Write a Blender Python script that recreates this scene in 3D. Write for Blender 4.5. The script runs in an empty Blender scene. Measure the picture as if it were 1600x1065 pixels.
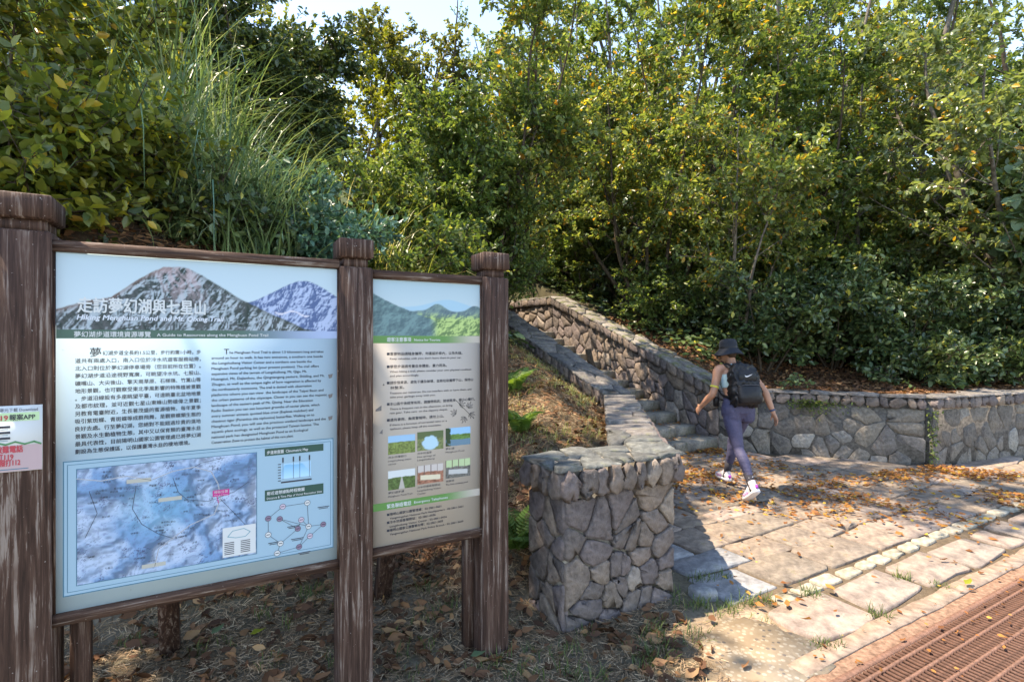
import bpy, math, random
import numpy as np
from mathutils import Vector, Matrix

SC = bpy.context.scene
COL = SC.collection
R = math.radians

# ------------------------------------------------------------------ camera, sky, sun, exposure
cam_d = bpy.data.cameras.new('camera')
cam_d.lens = 18.54
cam_d.sensor_width = 36
cam_d.clip_end = 2000
cam_d.clip_start = 0.05
cam_d.shift_y = -0.0022
cam = bpy.data.objects.new('camera', cam_d)
COL.objects.link(cam)
cam.location = (0, 0, 1.65)
cam.rotation_euler = (R(90), 0, 0)
SC.camera = cam

SUN_EL, SUN_AZ = 64.0, 270.0          # elevation, compass azimuth of the sun (+Y = 0, +X = 90)
world = bpy.data.worlds.new('World')
SC.world = world
world.use_nodes = True
wn = world.node_tree.nodes
bg = wn['Background']
sky = wn.new('ShaderNodeTexSky')
sky.sky_type = 'NISHITA'
sky.sun_disc = False
sky.sun_elevation = R(SUN_EL)
sky.sun_rotation = R(SUN_AZ)
sky.air_density = 1.0
sky.dust_density = 0.0
sky.altitude = 1200
sky.ozone_density = 1.6
world.node_tree.links.new(sky.outputs[0], bg.inputs[0])
bg.inputs[1].default_value = 0.108

sun_d = bpy.data.lights.new('sun', 'SUN')
sun_d.energy = 2.0
sun_d.angle = R(0.55)
sun_d.color = (1.0, 0.95, 0.86)
sun = bpy.data.objects.new('sun', sun_d)
COL.objects.link(sun)
to_sun = Vector((math.sin(R(SUN_AZ)) * math.cos(R(SUN_EL)), math.cos(R(SUN_AZ)) * math.cos(R(SUN_EL)), math.sin(R(SUN_EL))))
sun.rotation_euler = to_sun.to_track_quat('Z', 'Y').to_euler()
sun.location = (-8, 2, 20)

SC.view_settings.view_transform = 'Standard'
SC.view_settings.look = 'None'
SC.view_settings.gamma = 1
SC.view_settings.use_curve_mapping = False
SC.view_settings.exposure = 2.68
SC.view_settings.use_white_balance = True
SC.view_settings.white_balance_temperature = 8000
SC.view_settings.white_balance_tint = 12
SC.render.engine = 'CYCLES'
SC.cycles.max_bounces = 7
SC.cycles.transparent_max_bounces = 4
SC.cycles.use_denoising = True

# ------------------------------------------------------------------ helpers
D2 = np.array([0.8733, 0.4872])       # along the board, the kerb and the grate
N2 = np.array([-0.4872, 0.8733])      # away from them, up the steps


def xy(a, b):
    return np.array([a * D2[0] + b * N2[0], a * D2[1] + b * N2[1]])


def ab(x, y):
    return x * D2[0] + y * D2[1], x * N2[0] + y * N2[1]


def at(u, Y):
    return (u - 800) / 824 * Y, Y


class Geo:
    def __init__(self):
        self.V, self.F, self.n = [], [], 0

    def add(self, V, *Fs):
        V = np.asarray(V, float).reshape(-1, 3)
        for F in Fs:
            F = np.asarray(F, np.int64)
            if len(F):
                self.F.append(F + self.n)
        self.V.append(V)
        self.n += len(V)
        return self

    def poly(self, pts):
        pts = np.asarray(pts, float)
        return self.add(pts, [list(range(len(pts)))])

    def box(self, c, s, rz=0.0):
        c = np.asarray(c, float)
        v = np.array([[x, y, z] for x in (-.5, .5) for y in (-.5, .5) for z in (-.5, .5)]) * np.asarray(s, float)
        if rz:
            cs, sn = math.cos(rz), math.sin(rz)
            v = np.c_[v[:, 0] * cs - v[:, 1] * sn, v[:, 0] * sn + v[:, 1] * cs, v[:, 2]]
        return self.add(v + c, [[0, 1, 3, 2], [4, 6, 7, 5], [0, 4, 5, 1], [2, 3, 7, 6], [0, 2, 6, 4], [1, 5, 7, 3]])

    def obox(self, o, ex, ey, ez):
        o, ex, ey, ez = [np.asarray(q, float) for q in (o, ex, ey, ez)]
        v = [o + i * ex + j * ey + k * ez for i in (0, 1) for j in (0, 1) for k in (0, 1)]
        return self.add(v, [[0, 1, 3, 2], [4, 6, 7, 5], [0, 4, 5, 1], [2, 3, 7, 6], [0, 2, 6, 4], [1, 5, 7, 3]])

    def slab(self, pts, zb, zt):
        n = len(pts)
        zb = np.broadcast_to(zb, (n,))
        zt = np.broadcast_to(zt, (n,))
        v = [(p[0], p[1], zb[i]) for i, p in enumerate(pts)] + [(p[0], p[1], zt[i]) for i, p in enumerate(pts)]
        self.add(v, [[i, (i + 1) % n, n + (i + 1) % n, n + i] for i in range(n)])
        self.F.append(np.array([[n + i for i in range(n)]]) + self.n - 2 * n)
        self.F.append(np.array([[n - 1 - i for i in range(n)]]) + self.n - 2 * n)
        return self

    def tube(self, pts, rad, k=8, cap=True):
        pts = np.asarray(pts, float)
        n = len(pts)
        rad = np.broadcast_to(rad, (n,))
        tan = np.gradient(pts, axis=0)
        tan /= np.linalg.norm(tan, axis=1)[:, None] + 1e-9
        ref = np.array([0, 0, 1.0]) if abs(tan[0][2]) < .8 else np.array([1.0, 0, 0])
        V = []
        for i in range(n):
            u = np.cross(tan[i], ref)
            u /= np.linalg.norm(u) + 1e-9
            w = np.cross(tan[i], u)
            ref = np.cross(u, tan[i])
            for j in range(k):
                t = 2 * math.pi * j / k
                V.append(pts[i] + rad[i] * (math.cos(t) * u + math.sin(t) * w))
        F = [[i * k + j, i * k + (j + 1) % k, (i + 1) * k + (j + 1) % k, (i + 1) * k + j] for i in range(n - 1) for j in range(k)]
        self.add(V, F)
        if cap:
            self.F.append(np.array([[j for j in range(k)][::-1]]) + self.n - n * k)
            self.F.append(np.array([[(n - 1) * k + j for j in range(k)]]) + self.n - n * k)
        return self

    def loft(self, rings, cap=True):
        """rings: list of (k,3) arrays"""
        k = len(rings[0])
        n = len(rings)
        F = [[i * k + j, i * k + (j + 1) % k, (i + 1) * k + (j + 1) % k, (i + 1) * k + j] for i in range(n - 1) for j in range(k)]
        self.add(np.concatenate(rings), F)
        if cap:
            self.F.append(np.array([[j for j in range(k)][::-1]]) + self.n - n * k)
            self.F.append(np.array([[(n - 1) * k + j for j in range(k)]]) + self.n - n * k)
        return self

    def prisms(self, P0, P1, r0, r1, k=4):
        P0, P1 = np.asarray(P0, float), np.asarray(P1, float)
        n = len(P0)
        if n == 0:
            return self
        t = P1 - P0
        t /= np.linalg.norm(t, axis=1)[:, None] + 1e-9
        ref = np.where(np.abs(t[:, 2:3]) < .9, np.array([[0, 0, 1.0]]), np.array([[1.0, 0, 0]]))
        u = np.cross(t, ref)
        u /= np.linalg.norm(u, axis=1)[:, None] + 1e-9
        w = np.cross(t, u)
        r0 = np.broadcast_to(r0, (n,))[:, None]
        r1 = np.broadcast_to(r1, (n,))[:, None]
        ring = []
        for P, r in ((P0, r0), (P1, r1)):
            for j in range(k):
                th = 2 * math.pi * j / k
                ring.append(P + r * (math.cos(th) * u + math.sin(th) * w))
        V = np.stack(ring, 1).reshape(-1, 3)
        f = np.array([[j, (j + 1) % k, k + (j + 1) % k, k + j] for j in range(k)])
        F = (f[None] + (np.arange(n) * 2 * k)[:, None, None]).reshape(-1, 4)
        return self.add(V, F)

    def scatter(self, tv, tf, pos, xd, up, sc):
        """copies of a small template: x axis along xd, z axis near up"""
        pos, xd, up = np.asarray(pos, float), np.asarray(xd, float), np.asarray(up, float)
        n = len(pos)
        if n == 0:
            return self
        xd = xd / (np.linalg.norm(xd, axis=1)[:, None] + 1e-9)
        yd = np.cross(up, xd)
        yd /= np.linalg.norm(yd, axis=1)[:, None] + 1e-9
        zd = np.cross(xd, yd)
        sc = np.asarray(sc, float)
        if sc.ndim == 1:
            sc = np.repeat(sc[:, None], 3, 1)
        tv = np.asarray(tv, float)
        V = (pos[:, None] + tv[None, :, 0:1] * sc[:, None, 0:1] * xd[:, None] + tv[None, :, 1:2] * sc[:, None, 1:2] * yd[:, None]
             + tv[None, :, 2:3] * sc[:, None, 2:3] * zd[:, None]).reshape(-1, 3)
        tf = np.asarray(tf)
        F = (tf[None] + (np.arange(n) * len(tv))[:, None, None]).reshape(-1, tf.shape[1])
        return self.add(V, F)

    def mesh(self, name, mat=None, smooth=False):
        m = bpy.data.meshes.new(name)
        V = np.concatenate(self.V)
        m.vertices.add(len(V))
        m.vertices.foreach_set('co', V.astype(np.float32).ravel())
        tot = np.concatenate([np.full(len(F), F.shape[1]) for F in self.F]).astype(np.int32)
        loops = np.concatenate([F.ravel() for F in self.F]).astype(np.int32)
        m.loops.add(len(loops))
        m.loops.foreach_set('vertex_index', loops)
        m.polygons.add(len(tot))
        m.polygons.foreach_set('loop_start', np.concatenate([[0], np.cumsum(tot)[:-1]]).astype(np.int32))
        m.polygons.foreach_set('loop_total', tot)
        if smooth:
            m.polygons.foreach_set('use_smooth', np.ones(len(tot), bool))
        m.update(calc_edges=True)
        m.validate()
        if mat:
            m.materials.append(mat)
        return m

    def obj(self, name, mat=None, parent=None, smooth=False, origin=None):
        if origin is not None:
            o_ = np.asarray(origin, float)
            self.V = [v - o_ for v in self.V]
        o = link(name, self.mesh(name, mat, smooth), parent)
        if origin is not None:
            o.location = origin
        return o


def link(name, data, parent=None):
    o = bpy.data.objects.new(name, data)
    COL.objects.link(o)
    if parent:
        o.parent = parent
    return o


def tag(o, label=None, cat=None, group=None, kind=None):
    if label:
        o['label'] = label
    if cat:
        o['category'] = cat
    if group:
        o['group'] = group
    if kind:
        o['kind'] = kind
    return o


def thing(name, label, cat, loc=(0, 0, 0), group=None, rz=0.0):
    o = link(name, None)
    o.location = loc
    o.rotation_euler = (0, 0, rz)
    o.empty_display_size = .1
    return tag(o, label, cat, group)


# value noise in numpy
def _hash(ix, iy, s):
    h = (ix * 374761393 + iy * 668265263 + s * 1442695041) & 0x7fffffff
    h = ((h ^ (h >> 13)) * 1274126177) & 0x7fffffff
    return ((h ^ (h >> 16)) & 0xffff) / 65535.0


def vnoise(x, y, s=0):
    x, y = np.asarray(x, float), np.asarray(y, float)
    ix, iy = np.floor(x).astype(np.int64), np.floor(y).astype(np.int64)
    fx, fy = x - ix, y - iy
    fx, fy = fx * fx * (3 - 2 * fx), fy * fy * (3 - 2 * fy)
    a, b = _hash(ix, iy, s), _hash(ix + 1, iy, s)
    c, d = _hash(ix, iy + 1, s), _hash(ix + 1, iy + 1, s)
    return (a * (1 - fx) + b * fx) * (1 - fy) + (c * (1 - fx) + d * fx) * fy


def fbm(x, y, s=0, o=4):
    t, w, n = 0, 0.5, 0
    for i in range(o):
        t = t + w * vnoise(x * 2 ** i, y * 2 ** i, s + i * 17)
        n += w
        w *= .5
    return t / n


def sstep(a, b, x):
    t = np.clip((x - a) / (b - a), 0, 1)
    return t * t * (3 - 2 * t)


# ------------------------------------------------------------------ materials
class NT:
    def __init__(self, name):
        self.m = bpy.data.materials.new(name)
        self.m.use_nodes = True
        self.t = self.m.node_tree
        self.b = self.t.nodes['Principled BSDF']
        self.out = self.t.nodes['Material Output']

    def n(self, typ, **kw):
        x = self.t.nodes.new(typ)
        for k, v in kw.items():
            setattr(x, k, v)
        return x

    def l(self, a, b):
        self.t.links.new(a, b)

    def coord(self, scale=(1, 1, 1), kind='Object'):
        tc = self.n('ShaderNodeTexCoord')
        mp = self.n('ShaderNodeMapping')
        mp.inputs['Scale'].default_value = scale
        self.l(tc.outputs[kind], mp.inputs[0])
        return mp.outputs[0]

    def noise(self, vec, scale, detail=4, rough=.6, dist=0.0):
        x = self.n('ShaderNodeTexNoise')
        x.inputs['Scale'].default_value = scale
        x.inputs['Detail'].default_value = detail
        x.inputs['Roughness'].default_value = rough
        x.inputs['Distortion'].default_value = dist
        self.l(vec, x.inputs['Vector'])
        return x.outputs[0]

    def ramp(self, fac, stops, interp='LINEAR'):
        x = self.n('ShaderNodeValToRGB')
        x.color_ramp.interpolation = interp
        e = x.color_ramp.elements
        while len(e) > 1:
            e.remove(e[-1])
        e[0].position, e[0].color = stops[0][0], (*stops[0][1], 1)
        for p, c in stops[1:]:
            q = e.new(p)
            q.color = (*c, 1)
        self.l(fac, x.inputs[0])
        return x.outputs[0]

    def mix(self, fac, a, b, mode='MIX'):
        x = self.n('ShaderNodeMix', data_type='RGBA', blend_type=mode)
        for s, v in ((x.inputs[0], fac), (x.inputs[6], a), (x.inputs[7], b)):
            if hasattr(v, 'is_linked'):
                self.l(v, s)
            elif isinstance(v, (int, float)):
                s.default_value = v
            else:
                s.default_value = (*v, 1)
        return x.outputs[2]

    def math(self, op, a, b=0.0):
        x = self.n('ShaderNodeMath', operation=op)
        for s, v in ((x.inputs[0], a), (x.inputs[1], b)):
            if hasattr(v, 'is_linked'):
                self.l(v, s)
            else:
                s.default_value = v
        return x.outputs[0]

    def bump(self, h, strength=.5, dist=.01):
        x = self.n('ShaderNodeBump')
        x.inputs['Strength'].default_value = strength
        x.inputs['Distance'].default_value = dist
        self.l(h, x.inputs['Height'])
        self.l(x.outputs[0], self.b.inputs['Normal'])

    def done(self, col=None, rough=.8, spec=.3):
        if col is not None:
            if hasattr(col, 'is_linked'):
                self.l(col, self.b.inputs['Base Color'])
            else:
                self.b.inputs['Base Color'].default_value = (*col, 1)
        self.b.inputs['Roughness'].default_value = rough
        self.b.inputs['Specular IOR Level'].default_value = spec
        return self.m


G3 = lambda v: (v, v, v)


def mat_plain(name, col, rough=.7, spec=.3, var=.15, scale=30, bump=.1):
    t = NT(name)
    v = t.coord()
    f = t.noise(v, scale)
    c = t.mix(1.0, col, t.ramp(f, [(.3, G3(1 - var)), (.7, G3(1 + var))]), 'MULTIPLY')
    if bump:
        t.bump(f, bump, .003)
    return t.done(c, rough, spec)


def mat_wood(name, scale, tint=(1, 1, 1)):
    t = NT(name)
    v = t.coord(scale)
    oi = t.n('ShaderNodeObjectInfo')
    off = t.n('ShaderNodeVectorMath', operation='ADD')
    t.l(v, off.inputs[0])
    t.l(oi.outputs['Random'], off.inputs[1])
    v = off.outputs[0]
    grain = t.noise(v, 9, 6, .65, .4)
    wear = t.noise(v, 9, 5, .75, .5)
    raw = t.coord((1, 1, 1))
    big = t.noise(raw, 5, 3)
    spk = t.noise(raw, 95, 2)
    c = t.ramp(grain, [(.28, (.012, .006, .0045)), (.42, (.042, .021, .015)), (.58, (.086, .046, .033)), (.75, (.14, .085, .06))])
    pale = t.ramp(wear, [(.54, G3(0)), (.60, G3(1))])
    pm = t.math('MULTIPLY', t.math('MULTIPLY', pale, t.ramp(big, [(.40, G3(.15)), (.58, G3(1))])), .62)
    c = t.mix(pm, c, (.31, .26, .23))
    c = t.mix(t.ramp(spk, [(.70, G3(0)), (.74, G3(.6))]), c, (.42, .38, .36))
    c = t.mix(1.0, c, tint, 'MULTIPLY')
    t.bump(grain, .7, .006)
    return t.done(c, .75, .25)


def mat_stone(name, stops, lichen=.5, moss=0.0, bump=.9, fine=28, lich_col=(.42, .43, .40)):
    t = NT(name)
    oi = t.n('ShaderNodeObjectInfo')
    tc = t.n('ShaderNodeTexCoord')
    v = tc.outputs['Object']
    base = t.ramp(oi.outputs['Random'], stops)
    n1 = t.noise(v, 6, 5, .65, .3)
    n2 = t.noise(v, fine, 6, .7)
    n3 = t.noise(v, 13, 4, .7, .5)
    c = t.mix(1.0, base, t.ramp(n1, [(.25, (.55, .53, .55)), (.5, (1, 1, 1)), (.75, (1.35, 1.28, 1.2))]), 'MULTIPLY')
    c = t.mix(1.0, c, t.ramp(n2, [(.3, G3(.6)), (.55, G3(1.05)), (.75, G3(1.4))]), 'MULTIPLY')
    c = t.mix(t.ramp(n3, [(.60 - .1 * lichen + .06, G3(0)), (.72, G3(.75 * lichen))]), c, lich_col)
    if moss:
        n4 = t.noise(v, 4, 5, .7)
        c = t.mix(t.ramp(n4, [(.62 - .2 * moss, G3(0)), (.78 - .2 * moss, G3(.85))]), c, (.085, .095, .022))
    h = t.math('ADD', n1, t.math('MULTIPLY', n2, .5))
    t.bump(h, bump, .03)
    return t.done(c, .85, .25)


def mat_leaf(name, stops, trans=.33, rough=.42, clump=(.75, 1.2), spec=.5):
    t = NT(name)
    gi = t.n('ShaderNodeNewGeometry')
    c = t.ramp(gi.outputs['Random Per Island'], stops, 'LINEAR')
    tc = t.n('ShaderNodeTexCoord')
    f = t.noise(tc.outputs['Object'], 1.3, 3)
    c = t.mix(1.0, c, t.ramp(f, [(.35, G3(clump[0])), (.65, G3(clump[1]))]), 'MULTIPLY')
    t.done(c, rough, spec)
    tr = t.n('ShaderNodeBsdfTranslucent')
    t.l(t.mix(1.0, c, (1.6, 1.5, .75), 'MULTIPLY'), tr.inputs[0])
    mx = t.n('ShaderNodeMixShader')
    mx.inputs[0].default_value = trans
    t.l(t.b.outputs[0], mx.inputs[1])
    t.l(tr.outputs[0], mx.inputs[2])
    t.l(mx.outputs[0], t.out.inputs[0])
    return t.m


def mat_attr(name, rough=.9, spec=.2, bump=.6, scale=40, var=.35):
    t = NT(name)
    at_ = t.n('ShaderNodeAttribute', attribute_name='Col')
    v = t.coord()
    f = t.noise(v, scale, 6, .7)
    g = t.noise(v, 3, 4)
    c = t.mix(1.0, at_.outputs['Color'], t.ramp(f, [(.3, G3(1 - var)), (.7, G3(1 + var))]), 'MULTIPLY')
    c = t.mix(1.0, c, t.ramp(g, [(.3, G3(.75)), (.7, G3(1.25))]), 'MULTIPLY')
    if bump:
        t.bump(f, bump, .02)
    return t.done(c, rough, spec)


def mat_print(name):
    t = NT(name)
    at_ = t.n('ShaderNodeAttribute', attribute_name='Col')
    t.l(at_.outputs['Color'], t.b.inputs['Base Color'])
    return t.done(None, .45, .4)


def flat(name, col, rough=.5, spec=.3):
    return NT(name).done(col, rough, spec)


M = {}
M['wood_v'] = mat_wood('weathered_post_wood', (7.5, 7.5, .34))
M['wood_h'] = mat_wood('weathered_rail_wood', (.34, 7.5, 7.5), (1.15, 1.2, 1.2))
GREYS0 = [(0, (.165, .142, .132)), (.2, (.10, .088, .085)), (.4, (.205, .168, .14)), (.6, (.125, .110, .112)), (.8, (.175, .146, .142)), (.92, (.225, .185, .15)), (1, (.28, .255, .235))]
GREYS = [(p_, (c_[0] * 1.04, c_[1] * .99, c_[2] * .95)) for p_, c_ in GREYS0]
M['stone'] = mat_stone('rubble_stone', GREYS, .35)
M['stone_far'] = mat_stone('retaining_stone', [(0, (.175, .153, .13)), (.3, (.128, .114, .102)), (.6, (.205, .180, .15)), (.85, (.16, .143, .13)), (1, (.27, .255, .23))], .3)
M['coping'] = mat_stone('coping_stone', [(0, (.13, .12, .113)), (.5, (.19, .172, .16)), (1, (.10, .097, .10))], .75, .25, lich_col=(.36, .35, .32))
M['coping_blue'] = mat_stone('blue_grey_coping_stone', [(0, (.094, .098, .094)), (.5, (.135, .14, .132)), (1, (.08, .08, .078))], .75, .15, lich_col=(.31, .32, .29))
M['coping_moss'] = mat_stone('mossy_coping_stone', [(0, (.19, .17, .16)), (1, (.24, .22, .20))], .6, .75)
M['mortar'] = mat_plain('old_mortar', (.105, .095, .085), .95, .1, .5, 25, .8)
M['mortar_pale'] = mat_plain('pale_mortar', (.27, .24, .20), .95, .1, .45, 25, .8)
M['paving'] = mat_stone('paving_stone', [(0, (.21, .165, .125)), (.3, (.24, .185, .145)), (.6, (.18, .15, .12)), (1, (.25, .195, .155))], .35, .08, .45, 20, (.38, .34, .29))
M['paving_blue'] = mat_stone('blue_grey_paving_stone', [(0, (.20, .205, .21)), (1, (.25, .245, .245))], .3, .1, .5, 20, (.33, .33, .31))
M['paving_pink'] = mat_stone('large_sandstone_slab', [(0, (.255, .20, .165)), (.5, (.28, .22, .185)), (1, (.235, .195, .165))], .35, 0, .35, 16, (.43, .38, .33))
M['white_sett'] = mat_stone('cream_sett_stone', [(0, (.31, .275, .21)), (1, (.36, .32, .25))], .3, .0, .4, 24, (.42, .38, .31))
M['step'] = mat_stone('step_stone', [(0, (.19, .175, .15)), (1, (.23, .21, .18))], .4, .25)
M['kerb'] = mat_plain('dusty_kerb_concrete', (.27, .20, .155), .9, .15, .4, 14, .5)
M['rust'] = mat_plain('rusty_iron', (.105, .055, .040), .8, .3, .4, 60, .4)
M['rust_rail'] = mat_plain('rusty_rail_iron', (.15, .08, .058), .8, .3, .4, 60, .4)
M['bark'] = mat_plain('brown_bark', (.07, .054, .04), .9, .15, .45, 18, .8)
M['bark_grey'] = mat_plain('grey_bark', (.14, .12, .10), .9, .15, .5, 14, .8)
M['soil'] = mat_attr('soil')
M['print'] = mat_print('printed_picture')
# foliage
OR = (.42, .17, .02)
YE = (.42, .30, .03)
M['leaf_r1'] = mat_leaf('autumn_tinged_leaves', [(0, (0.074, 0.120, 0.039)), (.45, (0.148, 0.206, 0.055)), (.8, (0.237, 0.274, 0.083)), (.92, (0.297, 0.293, 0.083)), (.945, YE), (.97, OR), (1, (0.600, 0.440, 0.083))], .48, .38)
M['leaf_pale'] = mat_leaf('pale_glossy_leaves', [(0, (0.095, 0.134, 0.054)), (.5, (0.146, 0.197, 0.074)), (.9, (0.230, 0.267, 0.116)), (.96, (0.261, 0.283, 0.100)), (.97, YE), (1, OR)], .48, .28, spec=.7)
M['leaf_mid'] = mat_leaf('mid_green_leaves', [(0, (0.056, 0.104, 0.035)), (.5, (0.109, 0.171, 0.046)), (.95, (0.198, 0.252, 0.072)), (1, (0.377, 0.354, 0.103))], .48, .38)
M['leaf_olive'] = mat_leaf('olive_leaves', [(0, (0.071, 0.089, 0.028)), (.5, (0.133, 0.149, 0.040)), (1, (0.236, 0.228, 0.063))], .48, .45)
M['leaf_yellow'] = mat_leaf('yellow_green_leaves', [(0, (.13, .17, .02)), (.5, (.25, .28, .025)), (1, (.34, .34, .035))], .4, .42)
M['leaf_dark'] = mat_leaf('dark_evergreen_leaves', [(0, (0.032, 0.059, 0.024)), (.6, (0.066, 0.109, 0.041)), (.97, (0.128, 0.171, 0.058)), (1, (0.509, 0.436, 0.068))], .2, .33)
M['leaf_front'] = mat_leaf('yellowish_shrub_leaves', [(0, (0.064, 0.100, 0.027)), (.5, (0.137, 0.166, 0.034)), (.85, (0.254, 0.270, 0.046)), (.97, (0.434, 0.382, 0.046)), (1, (0.600, 0.347, 0.060))], .48, .33, spec=.6)
M['leaf_teal'] = mat_leaf('blue_green_leaves', [(0, (0.040, 0.106, 0.082)), (.6, (0.082, 0.181, 0.131)), (1, (0.152, 0.275, 0.194))], .25, .4)
M['leaf_big'] = mat_leaf('broad_matt_leaves', [(0, (0.074, 0.126, 0.063)), (.6, (0.116, 0.179, 0.089)), (.92, (0.147, 0.210, 0.095)), (.95, (0.231, 0.252, 0.042)), (1, (0.357, 0.231, 0.042))], .35, .5)
M['fern'] = mat_leaf('fern_fronds', [(0, (0.060, 0.132, 0.026)), (.6, (0.106, 0.198, 0.040)), (1, (0.158, 0.251, 0.053))], .35, .5)
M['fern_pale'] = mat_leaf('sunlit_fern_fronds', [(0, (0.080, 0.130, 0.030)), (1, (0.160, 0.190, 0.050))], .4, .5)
M['grass_a'] = mat_leaf('silvergrass_blades', [(0, (0.098, 0.168, 0.066)), (.6, (0.167, 0.247, 0.107)), (.88, (0.265, 0.326, 0.174)), (1, (0.408, 0.480, 0.267))], .3, .4)
M['grass_b'] = mat_leaf('sunlit_grass_blades', [(0, (0.139, 0.186, 0.046)), (.55, (0.232, 0.265, 0.070)), (.8, (0.404, 0.373, 0.155)), (1, (0.600, 0.528, 0.311))], .35, .42)
M['grass_teal'] = mat_leaf('blue_grass_blades', [(0, (0.096, 0.201, 0.139)), (.7, (0.165, 0.286, 0.210)), (1, (0.427, 0.444, 0.259))], .28, .4)
M['turf'] = mat_leaf('short_grass', [(0, (0.045, 0.080, 0.018)), (.7, (0.085, 0.130, 0.030)), (1, (0.160, 0.180, 0.050))], .3, .6)
M['litter_grey'] = mat_leaf('dry_grass_clippings', [(0, (0.110, 0.070, 0.040)), (.5, (0.265, 0.179, 0.108)), (.9, (0.442, 0.311, 0.196)), (1, (0.600, 0.457, 0.290))], .12, .8, spec=.15)
M['litter_brown'] = mat_leaf('brown_fallen_leaves', [(0, (0.053, 0.026, 0.015)), (.5, (0.142, 0.069, 0.037)), (.85, (0.247, 0.124, 0.061)), (1, (0.397, 0.232, 0.112))], .15, .7, spec=.2)
M['litter_orange'] = mat_leaf('orange_fallen_leaves', [(0, (0.140, 0.055, 0.022)), (.4, (0.280, 0.110, 0.035)), (.75, (0.420, 0.190, 0.050)), (.92, (0.460, 0.270, 0.050)), (1, (0.520, 0.380, 0.070))], .2, .6, spec=.25)
# ------------------------------------------------------------------ terrain
def HL(x, y, a, b):
    aw = np.where(b < 5.5, 2.51 + (b - 2.61) * .755, 4.70)
    l = np.maximum(0, aw - a - .3)
    z = .72 * sstep(2.75, 3.8, b) * sstep(1.9, .5, l) + .374 * np.maximum(0, b - 5.6)
    z = np.where(b > 25, z - .25 * (b - 25), z)
    l2 = np.minimum(l, 5) + .15 * np.maximum(0, np.minimum(l, 25) - 5)
    z = z + sstep(3.45, 5.3, b) * .56 * l2
    return z


def HR(x, y, a, b):
    s1 = (x - 3.12) * .438 + (y - 7.93) * .899
    s2 = (x - 5.4) * -.349 + (y - 6.82) * .937
    Dd = np.maximum(0, np.minimum(s1, s2))
    t = np.maximum(0, b - 5.42)
    l = np.maximum(0, a - 6.76)
    g = .13 * np.minimum(Dd, 1.6) + .36 * np.clip(Dd - 1.6, 0, 40) + .22 * np.clip(Dd - 4, 0, 36)
    e = np.exp(-l / 2.4)
    return .86 + .374 * np.minimum(t, 12) * e + g * (1 - e) + .5 * l * np.exp(-l / 1.3) * sstep(.1, 1.3, t)


def HT(x, y):
    x, y = np.asarray(x, float), np.asarray(y, float)
    a, b = ab(x, y)
    s1 = (x - 3.12) * .438 + (y - 7.93) * .899 - .2
    s2 = (x - 5.4) * -.349 + (y - 6.82) * .937 - .2
    right = (s1 > 0) & (s2 > 0) & (a > 6.72)
    stair = (a > 4.72) & (a <= 6.72) & (b > 5.42)
    xc = .92 + .139 * (y - 3.5)
    left = (~right) & (~stair) & (((b < 5.45) & (x < xc) & (b > 2.62)) | ((b >= 5.45) & (a <= 4.72)))
    rough = (fbm(x * 1.7, y * 1.7, 3) - .5)
    z = np.zeros_like(x) + .02 * rough - .012
    z = np.where(left, HL(x, y, a, b) + rough * .16 * sstep(2.8, 4.0, b), z)
    z = np.where(right, HR(x, y, a, b) + rough * .14, z)
    z = np.where(stair, .374 * np.minimum(b - 5.42, 4.6) - .3, z)
    chan = (b > .5) & (b < 1.42) & (a > 1.5) & (a < 13)
    z = np.where(chan, -.32, z)
    far = np.hypot(x, y - 4)
    return np.where(far > 45, z * 1.0, z)


def axis(lo, hi, st, far):
    c = np.arange(lo, hi + 1e-6, st)
    ext, s, p = [], st * 1.3, hi
    while p < far:
        p += s
        s *= 1.35
        ext.append(p)
    ext2, s, p = [], st * 1.3, lo
    while p > -far:
        p -= s
        s *= 1.35
        ext2.append(p)
    return np.concatenate([ext2[::-1], c, ext])


gx, gy = axis(-7, 11, .1, 400), axis(-1.5, 15, .1, 400)
X, Y = np.meshgrid(gx, gy)
Z = HT(X, Y)
nx, ny = len(gx), len(gy)
idx = np.arange(nx * ny).reshape(ny, nx)
F = np.stack([idx[:-1, :-1], idx[:-1, 1:], idx[1:, 1:], idx[1:, :-1]], -1).reshape(-1, 4)
g = Geo()
g.add(np.stack([X, Y, Z], -1).reshape(-1, 3), F)
ground = g.obj('ground', M['soil'], smooth=True)
tag(ground, kind='structure')
A_, B_ = ab(X, Y)
colr = np.zeros((ny, nx, 4)) + 1
dark = np.array([.065, .046, .032])
duff = np.array([.15, .12, .092])
dust = np.array([.33, .235, .165])
mossy = np.array([.075, .078, .03])
n1 = fbm(X * 1.1, Y * 1.1, 9)[..., None]
c = duff * (1 - n1 * .6) + mossy * n1 * .6
hill = (sstep(2.9, 4.2, B_) * (Z > .1))[..., None]
cw = (sstep(-1.6, -.2, X) * (A_ < 4.8))[..., None]
c = c * (1 - hill) + (dark * (1 - cw) + np.array([.105, .082, .05]) * cw) * hill
dm = (sstep(.75, 1.35, X) * sstep(2.4, 2.0, B_) + sstep(1.75, 1.6, B_) * sstep(.6, 1.0, X))[..., None].clip(0, 1) * (.65 + .35 * sstep(.35, .6, n1))
c = c * (1 - dm) + dust * dm
patio_m = ((A_ > 2.9) & (B_ > 1.6) & (Z < .08))[..., None]
c = np.where(patio_m, np.array([.105, .078, .052]) * (.7 + .6 * n1), c)
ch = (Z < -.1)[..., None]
c = np.where(ch, np.array([.03, .02, .016]), c)  # channel under the grate: shade of the recess put into its colour
fargreen = sstep(10, 16, np.hypot(X, Y))[..., None]
c = c * (1 - fargreen) + np.array([.03, .042, .014]) * fargreen
colr[..., :3] = c
ca = ground.data.color_attributes.new('Col', 'FLOAT_COLOR', 'POINT')
ca.data.foreach_set('color', colr.astype(np.float32).reshape(-1))

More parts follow.
